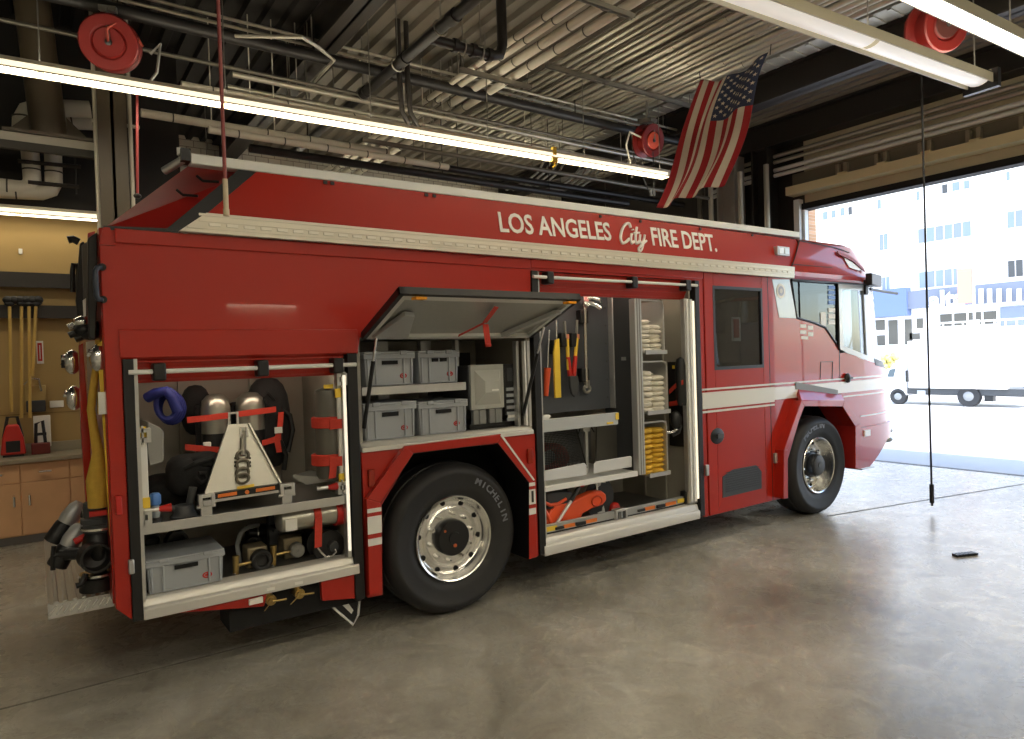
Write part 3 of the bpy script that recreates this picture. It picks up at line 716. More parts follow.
# --- rear wheel arch panel
ar = MB().prism([(-.69,1.215),(.69,1.205),(.69,.28),(.588,.272),(.638,.845),(.396,1.155),(-.32,1.17),(-.561,.852),(-.575,.27),(-.68,.275)], .0, .05)
arch = part(ar, 'wheel_arch_panel', RED, bevel=.005)
def arch_trim(inner, outer, y0, y1, name='wheel_arch_flare', par=None):
    m = MB()
    for i in range(len(inner)-1): m.prism([inner[i], inner[i+1], outer[i+1], outer[i]], y0, y1)
    return part(m, name, RED, par, bevel=.004)
inn = SS([(383,593.7),(381,503),(413.6,453.8),(498,443.5),(529,482.8),(529,559.4)],-.045)
out = SS([(369.5,595.6),(366.8,499),(405.5,446.2),(501.5,434),(534.8,480),(537.3,557.2)],-.045)
fl1 = arch_trim(inn, out, -.045, .0, par=arch)
m = MB()
for i in range(5):
    a = Vector((inn[i][0], -.045, inn[i][1])); b = Vector((inn[i+1][0], -.045, inn[i+1][1])); m.slab([a, b, b+Vector((0,.3,0)), a+Vector((0,.3,0))], ((0, 0, .006)))
part(m, 'arch_lip', BLACK, arch)
st = MB()
def xin(z, pts):
    for i in range(len(pts)-1):
        (xa_,za_),(xb_,zb_) = pts[i], pts[i+1]
        if abs(zb_-za_) > .02: return xa_+(xb_-xa_)*(z-za_)/(zb_-za_)
for (a, b) in [(.615,.66), (.69,.80), (.825,.85)]:
    st.prism([(xin(a,out[:2]),a),(xin(a,inn[:2]),a),(xin(b,inn[:2]),b),(xin(b,out[:2]),b)], -.049, -.044)
    st.prism([(xin(a,inn[-2:]),a),(xin(a,out[-2:]),a),(xin(b,out[-2:]),b),(xin(b,inn[-2:]),b)], -.049, -.044)
(p_,q_) = (out[3],out[4]); st.prism([p_,q_,(q_[0]-.015,q_[1]-.002),(p_[0]-.012,p_[1]-.01)], -.049, -.044)
part(st, 'reflective_stripe', STRIPE, fl1, each=True)
xc = (xin(.75,inn[-2:])+xin(.75,out[-2:]))/2; m = MB(); m.box(xc-.01,xc+.01, -.054, -.048, .705, .79); part(m, 'black_catch', BLACK, fl1, bevel=.004)
for (px, py) in [(371.5, 478), (530, 456)]:
    x, z = S(px, py, -.012); part(MB().box(x-.022, x+.022, -.02, .0, z-.055, z+.055), 'side_reflector', mat('red_reflector', (150, 40, 20), .2), arch, bevel=.006)
part(MB().box(-.69, .69, .5, .55, .3, 1.2).box(-.66, .66, .05, .55, 1.18, 1.2).box(-.69, -.66, .05, .55, .3, 1.2).box(.66, .69, .05, .55, .3, 1.2), 'wheel_well', HOLE)
# --- wheels
def wheel(cx, front, cy=.2, face=True):
    c = Vector((cx, cy, .527)); A = Vector((0, -1, 0))
    tm = MB().lathe([(.298,.13),(.33,.155),(.37,.165),(.44,.172),(.452,.178),(.47,.176),(.497,.158),(.515,.13),(.526,.10),(.526,.075),(.518,.07),(.518,.055),(.527,.05),(.527,-.05),(.518,-.055),(.518,-.07),(.526,-.075),(.526,-.10),(.515,-.13),(.497,-.158),(.45,-.175),(.37,-.165),(.298,-.13)], c, A, n=72, closed=True)
    o = part(tm, 'wheel', RUBBER, smooth=50)
    if not face: return o
    rm = MB().lathe([(.298,.12),(.303,.15),(.296,.158),(.286,.152),(.280,.125),(.272,.095),(.258,.075),(.235,.066),(.205,.072),(.19,.085),(.12,.087),(.1,.087)] if not front else
                    [(.298,.12),(.303,.15),(.296,.158),(.286,.152),(.280,.11),(.272,.06),(.258,.03),(.235,.02),(.205,.03),(.19,.042),(.12,.044),(.1,.044)], c, A, n=64, caps=False)
    for k in range(10):
        t = 2*pi*(k+.3)/10; h = .087 if not front else .044
        p = c+Vector((cos(t)*.167, 0, sin(t)*.167)); rm.cyl(p+A*(h-.01), p+A*(h+.028), .017, n=6); rm.cyl(p+A*(h+.028), p+A*(h+.045), .012, .008, n=10)
    rim = part(rm, 'rim', CHROME, o)
    hm = MB()
    for k in range(10):
        t = 2*pi*(k+.8)/10; p = c+Vector((cos(t)*.243, 0, sin(t)*.243)); hh = .0675 if not front else .0215
        hm.cyl(p+A*(hh-.02), p+A*(hh+.006), .019, n=14)
    part(hm, 'hand_holes', HOLE, rim)
    if front:
        hb = MB().lathe([(.15,.03),(.15,.06),(.135,.075),(.115,.08),(.115,.13),(.108,.14),(.0,.142)], c, A, n=32)
        hub = part(hb, 'hub', BLACK, o)
        part(MB().lathe([(.105,.136),(.105,.155),(.098,.16),(.03,.16),(.028,.165),(.0,.165)], c, A, n=32), 'hub_cap', DGREY, hub)
    else:
        hb = MB().lathe([(.128,.06),(.128,.13),(.12,.142),(.045,.146),(.043,.152),(.0,.152)], c, A, n=36)
        hub = part(hb, 'hub', BLACK, o)
        q = MB(); q.cyl(c+A*.146+Vector((-.075,0,.06)), c+A*.15+Vector((-.075,0,.06)), .009, n=12).cyl(c+A*.146+Vector((.0,0,-.05)), c+A*.155+Vector((.0,0,-.05)), .013, n=12)
        part(q, 'orange_dot', mat('orange_dot', (190, 90, 40), .4), hub, each=True)
    # raised lettering round the sidewall
    word = 'MICHELIN'; a0, a1 = ((66, 8) if not front else (133, 80)); lm = MB()
    for i, chr_ in enumerate(word):
        t = RAD(a0+(a1-a0)*(i+.5)/len(word)); g = text_mb(chr_, .05 if not front else .066, None, offset=.02, extrude=.003)
        w_ = max(p.x for p in g.v)
        R = Matrix.Rotation(-(t-pi/2), 3, 'Y')
        base = c+Vector((cos(t)*.40, 0, sin(t)*.40))+A*.1705
        g.v = [base+R @ Vector(((p.x-w_/2)*(1.05), p.y, p.z)) for p in g.v]; lm.add(g.v, g.f)
    part(lm, 'raised_lettering', RUBLET, o, smooth=0)
    m = MB()
    return o
wheel(0.0, False); wheel(4.48, True, .15)
wheel(0.0, False, TW-.2, False); wheel(4.48, True, TW-.2, False)
ch_ = MB(); ch_.box(-1.9, 5.4, 1.0, 1.15, .5, .8); ch_.box(-1.9, 5.4, 1.4, 1.55, .5, .8); ch_.cyl((0,.3,.527),(0,2.0,.527),.1,n=14); ch_.cyl((4.48,.3,.527),(4.48,2.0,.527),.1,n=14); ch_.box(.75,3.6,.5,1.8,.3,.36); ch_.box(-1.95,-.7,.35,1.95,.48,.54)
part(ch_, 'chassis', HOLE)

# --- upward lifting flap of the middle compartment
FX0, FX1 = -.665, .68; H0 = Vector((0, -.005, 1.93)); VD = Vector((0, -.575, .235)); vn = VD.normalized(); dn = Vector((0, vn.z*-1, vn.y)); 
if dn.z > 0: dn = -dn
def FL_(x, t, d=0.): return Vector((x, 0, 0))+H0+VD*t+dn*d
fm = MB(); fm.slab([FL_(FX0+.004,0,-.036), FL_(FX1-.004,0,-.036), FL_(FX1-.004,.99,-.036), FL_(FX0+.004,.99,-.036)], dn*.014)
flap = part(fm, 'lifting_flap', RED)
fm = MB()
for (a, b, c, d) in [(FX0,FX0+.03,0,1),(FX1-.03,FX1,0,1),(FX0,FX1,.955,1),]: fm.slab([FL_(a,c,-.035),FL_(b,c,-.035),FL_(b,d,-.035),FL_(a,d,-.035)], dn*.045)
part(fm, 'black_edging', BLACK, flap)
fm = MB(); fm.slab([FL_(FX0+.03,.0,-.02),FL_(FX1-.03,0,-.02),FL_(FX1-.03,.955,-.02),FL_(FX0+.03,.955,-.02)], dn*.008)
fq = MB()
for (a, b, c, d) in [(FX0+.03,FX0+.06,0,.955),(FX1-.06,FX1-.03,0,.955),(FX0+.03,FX1-.03,.88,.955),(FX0+.03,FX1-.03,0,.06)]: fq.slab([FL_(a,c,-.012),FL_(b,c,-.012),FL_(b,d,-.012),FL_(a,d,-.012)], dn*.022)
part(fq, 'inner_frame', mat('bright_frame', (214, 214, 208), .35, metal=.2), flap)
fi = part(fm, 'inner_skin', mat('brushed_inner_skin', (168, 168, 162), .36, metal=.35, noise=.08, nscale=40), flap)
fm = MB(); fm.slab([FL_(FX0+.05,.08,.0),FL_(FX0+.2,.08,.0),FL_(FX0+.3,.08,0),FL_(FX0+.2,.6,.0),FL_(FX0+.13,.62,.0)], dn*.03)
fm.slab([FL_(FX1-.32,.1,0),FL_(FX1-.27,.1,0),FL_(FX1-.05,.72,0),FL_(FX1-.1,.72,0)], dn*.03)
part(fm, 'stay_bracket', ALU, flap, each=True, bevel=.003)
fm = MB(); fm.box(FX0+.09, FX0+.16, -.6, -.54, 2.125, 2.14).box(FX1-.13, FX1-.06, -.6, -.54, 2.125, 2.14); part(fm, 'amber_marker', LENS, flap, each=True)
fm = MB(); q = Vector((.71, -.58, 2.13)); fm.cyl(q, q+Vector((.02,-.02,-.02)), .02, n=10); fm.tube([q, q+Vector((.05,-.01,.0)), q+Vector((.1,-.0,-.01)), q+Vector((.14,0,-.03))], .014, n=8); part(fm, 'flap_catch', CHROME, flap)
def strut(a, b, Ya, Yb, split):
    p = Vector(AY(*a, Ya)); q = Vector(AY(*b, Yb)); m = MB(); c = p+(q-p)*split
    m.cyl(p, c, .008, n=10); m.m(1).cyl(c, q, .013, n=12); part(m, 'gas_strut', [CHROME, BLACK], flap)
strut((376.5, 338), (364, 428), -.16, .03, .25); strut((544, 327), (523, 415), -.40, .03, .28)
# webbing pull strap on the flap
def pt(px, py):
    n = dn; d = ray(px, py); return CAM+d*((FL_(0,0,.012)-CAM).dot(n)/d.dot(n))+dn*.012
def ribbon(pts, w, side, t=.004):
    m = MB(); P = [Vector(p) for p in pts]
    for i in range(len(P)-1):
        s = Vector(side)*w/2; m.slab([P[i]-s, P[i]+s, P[i+1]+s, P[i+1]-s], (0, -t, -t*.3))
    return m
a, b, c = pt(458, 334), pt(484, 321), pt(496, 305)
m = ribbon([a, b], .04, (-.35,-.85,.35)); q = ribbon([b, c], .045, (.9,.3,-.1)); m.add(q.v, q.f)
d0 = b+Vector((0,-.01,-.01)); d1 = Vector(AY(486.5, 333, d0.y-.01)); d2 = Vector(AY(488, 345, d0.y-.01)); m2 = ribbon([d0, d1, d2], .045, (1,0,0)); m.add(m2.v, m2.f); m.cyl(d2+Vector((-.02,0,0)), d2+Vector((.02,0,0)), .012, n=8)
part(m, 'pull_strap', ORSTR, flap)

# --- rear crew door
cd = MB().ring((2.668, 3.635, .268, 2.505), (2.795, 3.535, 1.615, 2.38), -.004, .04)
crew = part(cd, 'crew_door', RED, bevel=.005)
part(MB().ring((2.785, 3.545, 1.605, 2.39), (2.815, 3.515, 1.635, 2.36), -.006, .02), 'window_seal', BLACK, crew)
part(MB().box(2.80, 3.53, .01, .016, 1.62, 2.375), 'door_window', GLASSD, crew)
gr = SS([(722,476.7),(732.2,469.4),(755.6,465),(761,471.3),(761,488.4),(722,497.8)])
g = MB().prism(gr, -.008, .0); vent = part(g, 'step_vent', DGREY, crew)
m = MB()
for k in range(9):
    z = .46+k*.022; m.box(2.9, 3.42, -.0105, -.008, z, z+.006)
part(m, 'vent_slot', BLACK, vent)
x, z = S(717, 436); m = MB(); m.sph((x,-.004,z), (.1,.012,.075), n=24); m.m(1).box(x-.03, x+.055, -.035, -.015, z-.02, z+.02); part(m, 'door_handle', [BLACK, DGREY], crew, bevel=.004)
m = MB()
for (px, py) in [(705.5, 470), (774, 458)]:
    x, z = S(px, py); m.box(x-.018, x+.018, -.03, .0, z-.05, z+.05)
part(m, 'hinge', ALU, crew, each=True, bevel=.005)
# side stripes
m = MB(); m.box(2.60, 3.70, -.009, -.003, 1.255, 1.405); m.box(2.60, 3.85, -.009, -.003, 1.425, 1.442); m.box(2.60, 3.70, -.009, -.003, 1.218, 1.237)
part(m, 'reflective_stripe', STRIPE, each=True)
part(MB().box(2.75, 3.55, 1.0, 1.25, 2.46, 2.48), 'crew_fill_lamp', mat('crew_fill_lamp', (235, 240, 245), .3, emit=14.))  # unseen lamp added to brighten the crew cabin
part(MB().box(2.64, 3.66, .06, 1.0, .35, .40).box(2.66, 3.64, .9, .95, .4, 1.1).box(2.66, 2.69, .05, 2.2, .4, 2.5).box(2.69, 3.64, 2.1, 2.13, .4, 2.5), 'crew_floor', mat('crew_lining', (120, 124, 128), .6))
m = MB()
for y in (.5, 1.3):
    m.box(2.72, 3.1, y, y+.5, 1.0, 1.12); m.box(2.7, 2.82, y, y+.5, 1.1, 1.9); m.box(2.72, 2.8, y+.12, y+.38, 1.9, 2.1)
seat = part(m, 'crew_seat', DGREY, bevel=.03)
m = MB(); m.tube([(2.9,.3,2.36),(3.2,.35,2.25),(3.5,.3,2.32)], .02, n=8); m.box(3.05,3.2,.2,.22,1.95,2.2); m.box(3.0,3.4,.4,.5,2.1,2.3)
part(m, 'crew_rail', BLACK)
a = S(732,317,.06); b = S(741,341,.06); part(MB().box(a[0],b[0],.06,.07,b[1],a[1]), 'pale_patch', MATTW, crew, 'white and red patch behind the crew door window'); part(MB().box(a[0]+.02,b[0]-.03,.055,.06,a[1]-.2,a[1]-.02), 'red_patch', RED2, crew)  # small white and red plates behind the glass
# --- cab
NOSE = [(5.25,0),(5.5,.004),(5.7,.015),(5.86,.03),(6.0,.055),(6.12,.085),(6.22,.125),(6.30,.18),(6.36,.27),(6.41,.45),(6.45,.75),(6.46,TW/2)]
DXZ = [(.40,-.12),(.52,-.03),(.66,0),(1.47,0),(1.6,-.12),(1.72,-.21),(2.35,-.31),(2.5,-.37),(2.6,-.43),(2.75,-.58),(2.86,-.74),(2.97,-1.04)]
def dxz(z):
    if z <= DXZ[0][0]: return DXZ[0][1]
    for i in range(len(DXZ)-1):
        if z <= DXZ[i+1][0]:
            a, b = DXZ[i], DXZ[i+1]; return a[1]+(b[1]-a[1])*(z-a[0])/(b[0]-a[0])
    return DXZ[-1][1]
def CP(X, z, o=0., far=False, lean=0.):
    """cab skin: X is the path coordinate along the plan outline (over 6.46 never), o pushes outward"""
    if X <= 5.25: x, y, n = X, 0., Vector((0,-1,0))
    else:
        for i in range(len(NOSE)-1):
            if X <= NOSE[i+1][0] or i == len(NOSE)-2:
                a, b = NOSE[i], NOSE[i+1]; t = min(1, (X-a[0])/(b[0]-a[0])); y = a[1]+(b[1]-a[1])*t
                n = Vector((b[1]-a[1], -(b[0]-a[0]), 0)).normalized(); break
        x = 5.25+(X-5.25)*(1+dxz(z)/1.21)
    p = Vector((x, y+lean, z))+n*o
    if far: p.y = TW-p.y
    return p
def front_cols(): return [5.5,5.7,5.86,6.0,6.12,6.22,6.30,6.36,6.41,6.45,6.46]
def skin(cols, name, m, o=0., far=False, nz=6, th=.03, par=None, label=None, lean=None, zs=None, **k):
    """cols: (X, zlow, zhigh); a skin with thickness th inward"""
    b = MB(); R0 = []; R1 = []
    for X, a, c in cols:
        zz = [a+(c-a)*i/nz for i in range(nz+1)]
        ln = [lean(z) if lean else 0. for z in zz]
        R0.append([CP(X, z, o, far, l) for z, l in zip(zz, ln)]); R1.append([CP(X, z, o-th, far, l) for z, l in zip(zz, ln)])
    b.grid(R0); b.grid(R1); n = len(cols)
    for i in range(n-1):
        b.add([R0[i][0],R0[i+1][0],R1[i+1][0],R1[i][0]],[(0,1,2,3)]); b.add([R0[i][-1],R0[i+1][-1],R1[i+1][-1],R1[i][-1]],[(0,1,2,3)])
    for q in (0, n-1):
        for i in range(nz): b.add([R0[q][i],R0[q][i+1],R1[q][i+1],R1[q][i]],[(0,1,2,3)])
    return part(b, name, m, par, label, smooth=40, **k)
belt = [S(789,279), S(796.5,317.7), S(813.6,322.6), S(825,327.5), S(835.5,343)]
def bz(X):
    P = [(3.6,2.5),(4.02,2.5)]+[(belt[1][0], belt[1][1])]+belt[2:]+[(5.0,1.735),(5.7,1.60),(6.3,1.53),(6.5,1.5)]
    for i in range(len(P)-1):
        if X <= P[i+1][0]: return P[i][1]+(P[i+1][1]-P[i][1])*(X-P[i][0])/(P[i+1][0]-P[i][0])
    return 1.5
lowp = [(3.645,.268),(3.80,.268),(3.801,.5),(3.86,.56),(4.207,1.175),(4.965,1.148),(5.25,.90),(5.2501,.41)]
cols = []
xs = sorted(set([3.645,3.80,3.801,3.86,4.02,belt[1][0],belt[2][0],belt[3][0],belt[4][0],4.207,4.6,4.965,5.1,5.25]))
def lz(X):
    for i in range(len(lowp)-1):
        if X <= lowp[i+1][0]: return lowp[i][1]+(lowp[i+1][1]-lowp[i][1])*(X-lowp[i][0])/(lowp[i+1][0]-lowp[i][0])
for X in xs: cols.append((X, lz(X), bz(X)))
cols += [(5.2501,.41,bz(5.25))]+[(X, .42 if X < 5.6 else (.52 if X < 5.8 else (.6 if X < 5.95 else .68)), bz(X)) for X in front_cols()]
cab = skin(cols, 'cab_body', RED, nz=10)
skin([(X, a, c) for X, a, c in cols], 'cab_body', RED, far=True, nz=10)
# flare of the front arch
finn = SS([(788.1,498.4),(788,450),(804.5,406.3),(842.8,406.6),(855.6,426.6),(855.6,468.8)],-.1)
fout = SS([(783.5,499),(784,450),(801.5,400.5),(844.8,400),(861,423.5),(861,469)],-.1)
ff = MB()
for i in range(5): ff.prism([finn[i], finn[i+1], fout[i+1], fout[i]], -.1, .04)
for (q0,q1,r0,r1) in [((801.5,400.5),(844.8,400),(798,388),(841,394))]: ff.slab([Vector(AY(*q0,-.1)), Vector(AY(*q1,-.1)), Vector(AY(*r1,.0)), Vector(AY(*r0,.0))], (0,.03,-.03))
fflare = part(ff, 'wheel_arch_flare', RED, cab, bevel=.004)
m = MB()
for i in range(5):
    a = Vector((finn[i][0], -.09, finn[i][1])); b = Vector((finn[i+1][0], -.09, finn[i+1][1])); m.slab([a, b, b+Vector((0,.28,0)), a+Vector((0,.28,0))], (0, 0, .006))
part(m, 'arch_lip', DRED, cab)
part(MB().box(3.8, 5.3, .55, .6, .3, 1.2).box(3.85, 5.28, .05, .6, 1.2, 1.22).box(3.80, 3.83, .05, .6, .3, 1.2).box(5.28, 5.30, .05, .6, .4, 1.2), 'wheel_well', HOLE)
m = MB().prism(SS([(796,382),(838,390),(838,394.5),(796,389)],-.012),-.012,.0); part(m, 'rub_strip', GREY, cab)
# stripes wrap round the cab
def strip(x0, x1, a, c, o, m, name, far=False, par=cab):
    X = [x0]+[q for q in [4.0,4.5,5.25]+front_cols() if x0 < q < x1]+[x1]
    return skin([(q, a, c) for q in X], name, m, o, far, 1, .004, par)
strip(3.70, 6.36, 1.275, 1.40, .006, STRIPE, 'reflective_stripe'); strip(3.70, 6.36, 1.425, 1.44, .006, STRIPE, 'reflective_stripe'); strip(4.99, 6.36, 1.225, 1.24, .006, STRIPE, 'reflective_stripe')
strip(5.35, 6.36, .98, .995, .006, STRIPE, 'reflective_stripe')
# door seams (narrow dark gaps)
m = MB()
for X in (4.935,): m.prism([(X-.005, 1.15),(X+.005,1.15),(X+.005,1.75),(X-.005,1.75)], -.0025, .0)
m.box(3.638, 3.646, -.002, .02, .27, 2.5)
q = [S(820.5,362), S(832.5,361.5), S(832,380), S(820,381)]
for i in range(4):
    a = Vector((q[i][0],-.002,q[i][1])); b = Vector((q[(i+1)%4][0],-.002,q[(i+1)%4][1])); m.tube([a,b], .004, n=4)
part(m, 'door_seam', BLACK, cab)
x, z = S(846, 378); m = MB(); m.sph((x,-.02,z),(.05,.03,.055)); m.box(x-.02,x+.05,-.055,-.03,z-.012,z+.012); part(m, 'door_handle', BLACK, cab)
# side window, quarter window, pillars, windscreen
bz0 = belt
win = [(4.05,2.49),(belt[1][0]+.0,belt[1][1]),belt[2],belt[3],belt[4],(4.93,1.75),(4.93,2.49)]
part(MB().prism(win, .012, .018), 'side_window', GLASSC, cab)
def curve_frame(pts, r, m, name): return part(MB().tube([Vector((q[0], .0, q[1])) for q in pts], r, n=6, closed=True), name, m, cab)
curve_frame(win, .014, BLACK, 'window_seal')
PIL = mat('pale_blue_gloss', (196, 204, 214), .3, coat=.8)  # pale blue gloss on pillars, window frames and side panel
skin([(3.655,2.5,2.51),(4.03,2.5,2.51)], 'pillar_top', RED, nz=1)
pan = MB().prism([S(772,279.5),S(789,279.5),S(796.5,318.5),S(779,317.5)], -.004, .0)
pil = part(pan, 'pillar_panel', PIL, cab, 'pale blue panel behind the side window')
x, z = S(780.8, 291, -.006); m = MB().cyl((x,-.004,z),(x,-.008,z),.075,n=28); m.m(1).cyl((x,-.008,z),(x,-.0095,z),.05,n=24).m(0).cyl((x,-.0095,z),(x,-.011,z),.025,n=16); part(m, 'round_emblem', [MATTW, mat('emblem_grey',(170,176,196),.4)], pil)
for far in (False, True):
    skin([(4.93,1.72,2.5),(5.03,1.72,2.5)], 'window_pillar', PIL, .0, far, 4, .04, cab)
    skin([(5.6,1.62,2.5),(5.7,1.60,2.5),(5.8,1.59,2.5)], 'window_pillar', PIL, .0, far, 8, .04, cab)
    skin([(5.03,2.43,2.5),(5.25,2.43,2.5),(5.5,2.43,2.5),(5.7,2.43,2.5)], 'window_header', PIL, .0, far, 2, .04, cab)
    skin([(5.03,1.725,1.80),(5.25,1.68,1.745),(5.5,1.63,1.70),(5.7,1.60,1.66)], 'window_ledge', PIL, .0, far, 2, .04, cab)
    skin([(5.03,1.74,2.45),(5.25,1.72,2.45),(5.5,1.68,2.45),(5.62,1.65,2.45)], 'quarter_window', GLASS, -.015, far, 6, .006, cab)
    cc = [(X, 1.585-.02*(X-5.8), 2.5) for X in [5.8,5.86]+front_cols()[3:]]
    skin(cc, 'windscreen', GLASS, -.01, far, 8, .008, cab)
    skin([(X, bz(X)-.03, bz(X)+.05) for X in [5.8,5.86]+front_cols()[3:]], 'windscreen_sill', BLACK, .004, far, 1, .03, cab)
part(MB().prism([(4.05,2.49),(4.15,2.05),(4.93,1.75),(4.93,2.49)], TW-.018, TW-.012), 'side_window', GLASSD, cab)
part(MB().box(4.03, 4.93, TW-.35, TW-.33, 1.26, 2.49).box(4.0, 5.2, .1, TW-.1, 2.47, 2.49), 'cab_lining', mat('cab_lining', (96, 92, 86), .7), cab)
# windscreen wiper
m = MB(); m.tube([CP(6.455,1.57,.02), CP(6.44,1.66,.02), CP(6.41,2.1,.02)], .01, n=6); part(m, 'wiper', BLACK, cab)
# stickers in the side window
m = MB()
def srow(px0, px1, py0, py1, i):
    a = S(px0,py0,.006); b = S(px1,py1,.006); m.m(i).box(a[0],b[0],.004,.010,b[1],a[1])
for k in range(4): srow(828.5,835,285.5+5*k,289.5+5*k,0)
for k in range(3): srow(828.5,835,308+6*k,312.5+6*k,1)
srow(820.5,826,312.5,328,1)
part(m, 'window_sticker', [mat('sticker_blue',(84,126,200),.4), MATTW], cab)
# small white notices on the door
m = MB()
for (a, b) in [((800,324),(806,328)),((800,330),(806,334)),((801,336),(808,339.5)),((807.5,325.5),(813,330)),((808,332),(813,336.5))]:
    m.prism([S(*a), S(b[0],a[1]+.4), S(*b), S(a[0],b[1]-.4)], -.003, -.0005)
part(m, 'notice_plate', MATTW, cab, each=True)
# roof cap
def lean(z): return max(0., (z-2.58))*.17
rows = [(2.5,-.002,4.05),(2.535,.022,4.05),(2.58,.022,4.06),(2.62,.0,4.07),(2.74,.0,4.17),(2.86,.0,4.26),(2.92,.0,4.30),(2.955,-.05,4.33)]
for far in (False, True):
    b = MB(); R = []
    for z, o, x0 in rows:
        X = [x0, 4.6, 4.95, 5.25]+front_cols(); R.append([CP(q, z, o, far, lean(z)) for q in X])
    R.append([Vector((p.x-.1 if i else p.x, TW/2, 2.97)) for i, p in enumerate(R[-1])])
    b.grid(R); cap = part(b, 'roof_cap', RED, cab, smooth=30)
    if not far: capn = cap
m = MB(); m.tube([CP(4.055,2.5,.003), CP(4.05,2.6,.004), CP(4.07,2.63,.004,False,lean(2.63)), CP(4.17,2.745,.004,False,lean(2.745)), CP(4.3,2.92,.004,False,lean(2.92))], .006, n=6)
m.tube([CP(4.3,2.925,.004,False,lean(2.92)), CP(4.95,2.9,.004,False,lean(2.9)), CP(5.3,2.86,.004,False,lean(2.86))], .006, n=6)
m.tube([CP(4.09,2.66,.004,False,lean(2.66)), CP(4.6,2.66,.004,False,lean(2.66)), CP(4.85,2.665,.004,False,lean(2.66))], .004, n=6)
m.tube([CP(q, 2.498, .004) for q in [4.05,4.6,5.25]+front_cols()[:6]], .008, n=6)
part(m, 'panel_gap', BLACK, capn)
m = MB(); m.slab([CP(5.0,2.86,.01,0,lean(2.86)), CP(5.35,2.80,.01,0,lean(2.8)), CP(5.75,2.69,.01,0,lean(2.69)), CP(5.72,2.65,.012,0,lean(2.65)), CP(5.3,2.76,.012,0,lean(2.76)), CP(5.0,2.82,.012,0,lean(2.82))], (0,-.012,0))
part(m, 'roof_scoop', DRED, capn)
m = MB(); m.slab([CP(5.12,2.79,.006,0,lean(2.79)), CP(5.3,2.75,.006,0,lean(2.75)), CP(5.62,2.67,.006,0,lean(2.67)), CP(5.5,2.655,.006,0,lean(2.655)), CP(5.2,2.68,.006,0,lean(2.68))], (0,-.006,0))
part(m, 'corner_light', mat('clear_lens', (235, 238, 240), .12), capn)
# camera mirrors
p = CP(5.58, 2.52, .02); m = MB(); m.cyl(p, p+Vector((.0,-.08,.02)), .03, n=10); q = p+Vector((.0,-.11,.015)); m.obox(q, (.4,.07,.14), (0,0,RAD(12)))
part(m, 'mirror_camera', BLACK, cab, bevel=.015)
m = MB(); m.tube([AY(870,289,.06), AY(884,291.5,.12), AY(897,293.5,.16)], .018, n=8); part(m, 'front_arm', BLACK, cab)
skin([(5.42,1.66,2.45),(5.5,1.65,2.45),(5.6,1.64,2.45)], 'inner_pillar', BLACK, -.06, False, 6, .03, cab)
p = CP(5.75, 2.52, .02, True); m = MB(); m.tube([p, p+Vector((.1,.2,-.02)), p+Vector((.12,.3,-.03))], .02, n=8); m.obox(p+Vector((.12,.36,-.03)), (.12,.24,.07))
part(m, 'mirror_camera', BLACK, cab, bevel=.012)
m = MB(); p = CP(5.66,2.46,.01); m.obox(p, (.07,.03,.15)); part(m, 'pillar_cap', BLACK, cab, bevel=.01)
# bumper, headlights
def bump(far):
    skin([(X,.40 if X<5.6 else (.5 if X<5.8 else (.59 if X<5.95 else .67)),.86) for X in [5.262,5.5,5.7,5.86,6.0,6.12,6.22,6.30,6.36,6.41,6.45,6.46]], 'bumper', RED, .035, far, 4, .04, cab)
    for zc in (.62, .73):
        p = CP(6.34, zc, .03, far); mm = MB().sph(p, (.075,.09,.05)); part(mm, 'headlight', mat('headlight_glass', (210,212,212), .1, metal=.3), cab)
bump(False); bump(True)
p = AY(867, 433, -.04); m = MB().box(p.x-.06, p.x+.06, -.05, -.03, p.z-.035, p.z+.035); part(m, 'fog_lamp', mat('clear_lens', (235, 238, 240), .12), cab)
m = MB(); m.prism([(5.34,.37),(5.62,.37),(5.62,.385),(5.34,.385)], -.01, .3); part(m, 'cab_step', ALU, cab)
# inside the cab
m = MB(); m.box(4.1, 6.0, .06, TW-.06, 1.23, 1.26); m.prism([(5.45,1.26),(6.1,1.26),(6.1,1.5),(5.75,1.62),(5.5,1.5)], .12, TW-.12)
part(m, 'dashboard', BLACK, cab)
m = MB()
for y in (.35, 1.45):
    m.box(4.45, 4.95, y, y+.5, 1.3, 1.45); m.prism([(4.35,1.35),(4.5,1.4),(4.42,2.1),(4.28,2.1)], y, y+.5)
part(m, 'driver_seat', DGREY, cab, bevel=.03)
c = Vector((5.3, .6, 1.66)); m = MB(); m.tube([c+Vector((.09*sin(t*pi/12), .21*cos(t*pi/12), .19*sin(t*pi/12))) for t in range(24)], .015, n=8, closed=True); m.cyl(c, c+Vector((.3,0,-.25)), .03); m.obox(c, (.03,.4,.03))
part(m, 'steering_wheel', BLACK, cab)

# --- the back of the truck
def by(px, py, Y): return Vector(AY(px, py, Y))
# step of tread plate
TREAD = mat('tread_plate', (206, 206, 202), .28, metal=.5)
m = MB(); m.box(-2.345, -2.05, .26, 2.04, .525, .55); m.box(-2.345, -2.05, .255, .262, .475, .55); m.box(-2.35, -2.343, .255, 2.04, .475, .56)
for k in range(7): m.prism([(-2.325+k*.042,.55),(-2.3+k*.042,.55),(-2.306+k*.042,.558),(-2.319+k*.042,.558)], .27, 2.03)
stp = part(m, 'rear_step', TREAD)
m = MB()
for k in range(9): m.obox((-2.33+k*.032, .253, .515), (.009,.006,.055), (0,RAD(35),0))
part(m, 'tread_bar', mat('worn_bar', (236, 236, 232), .25, metal=.6), stp, each=True, smooth=0)
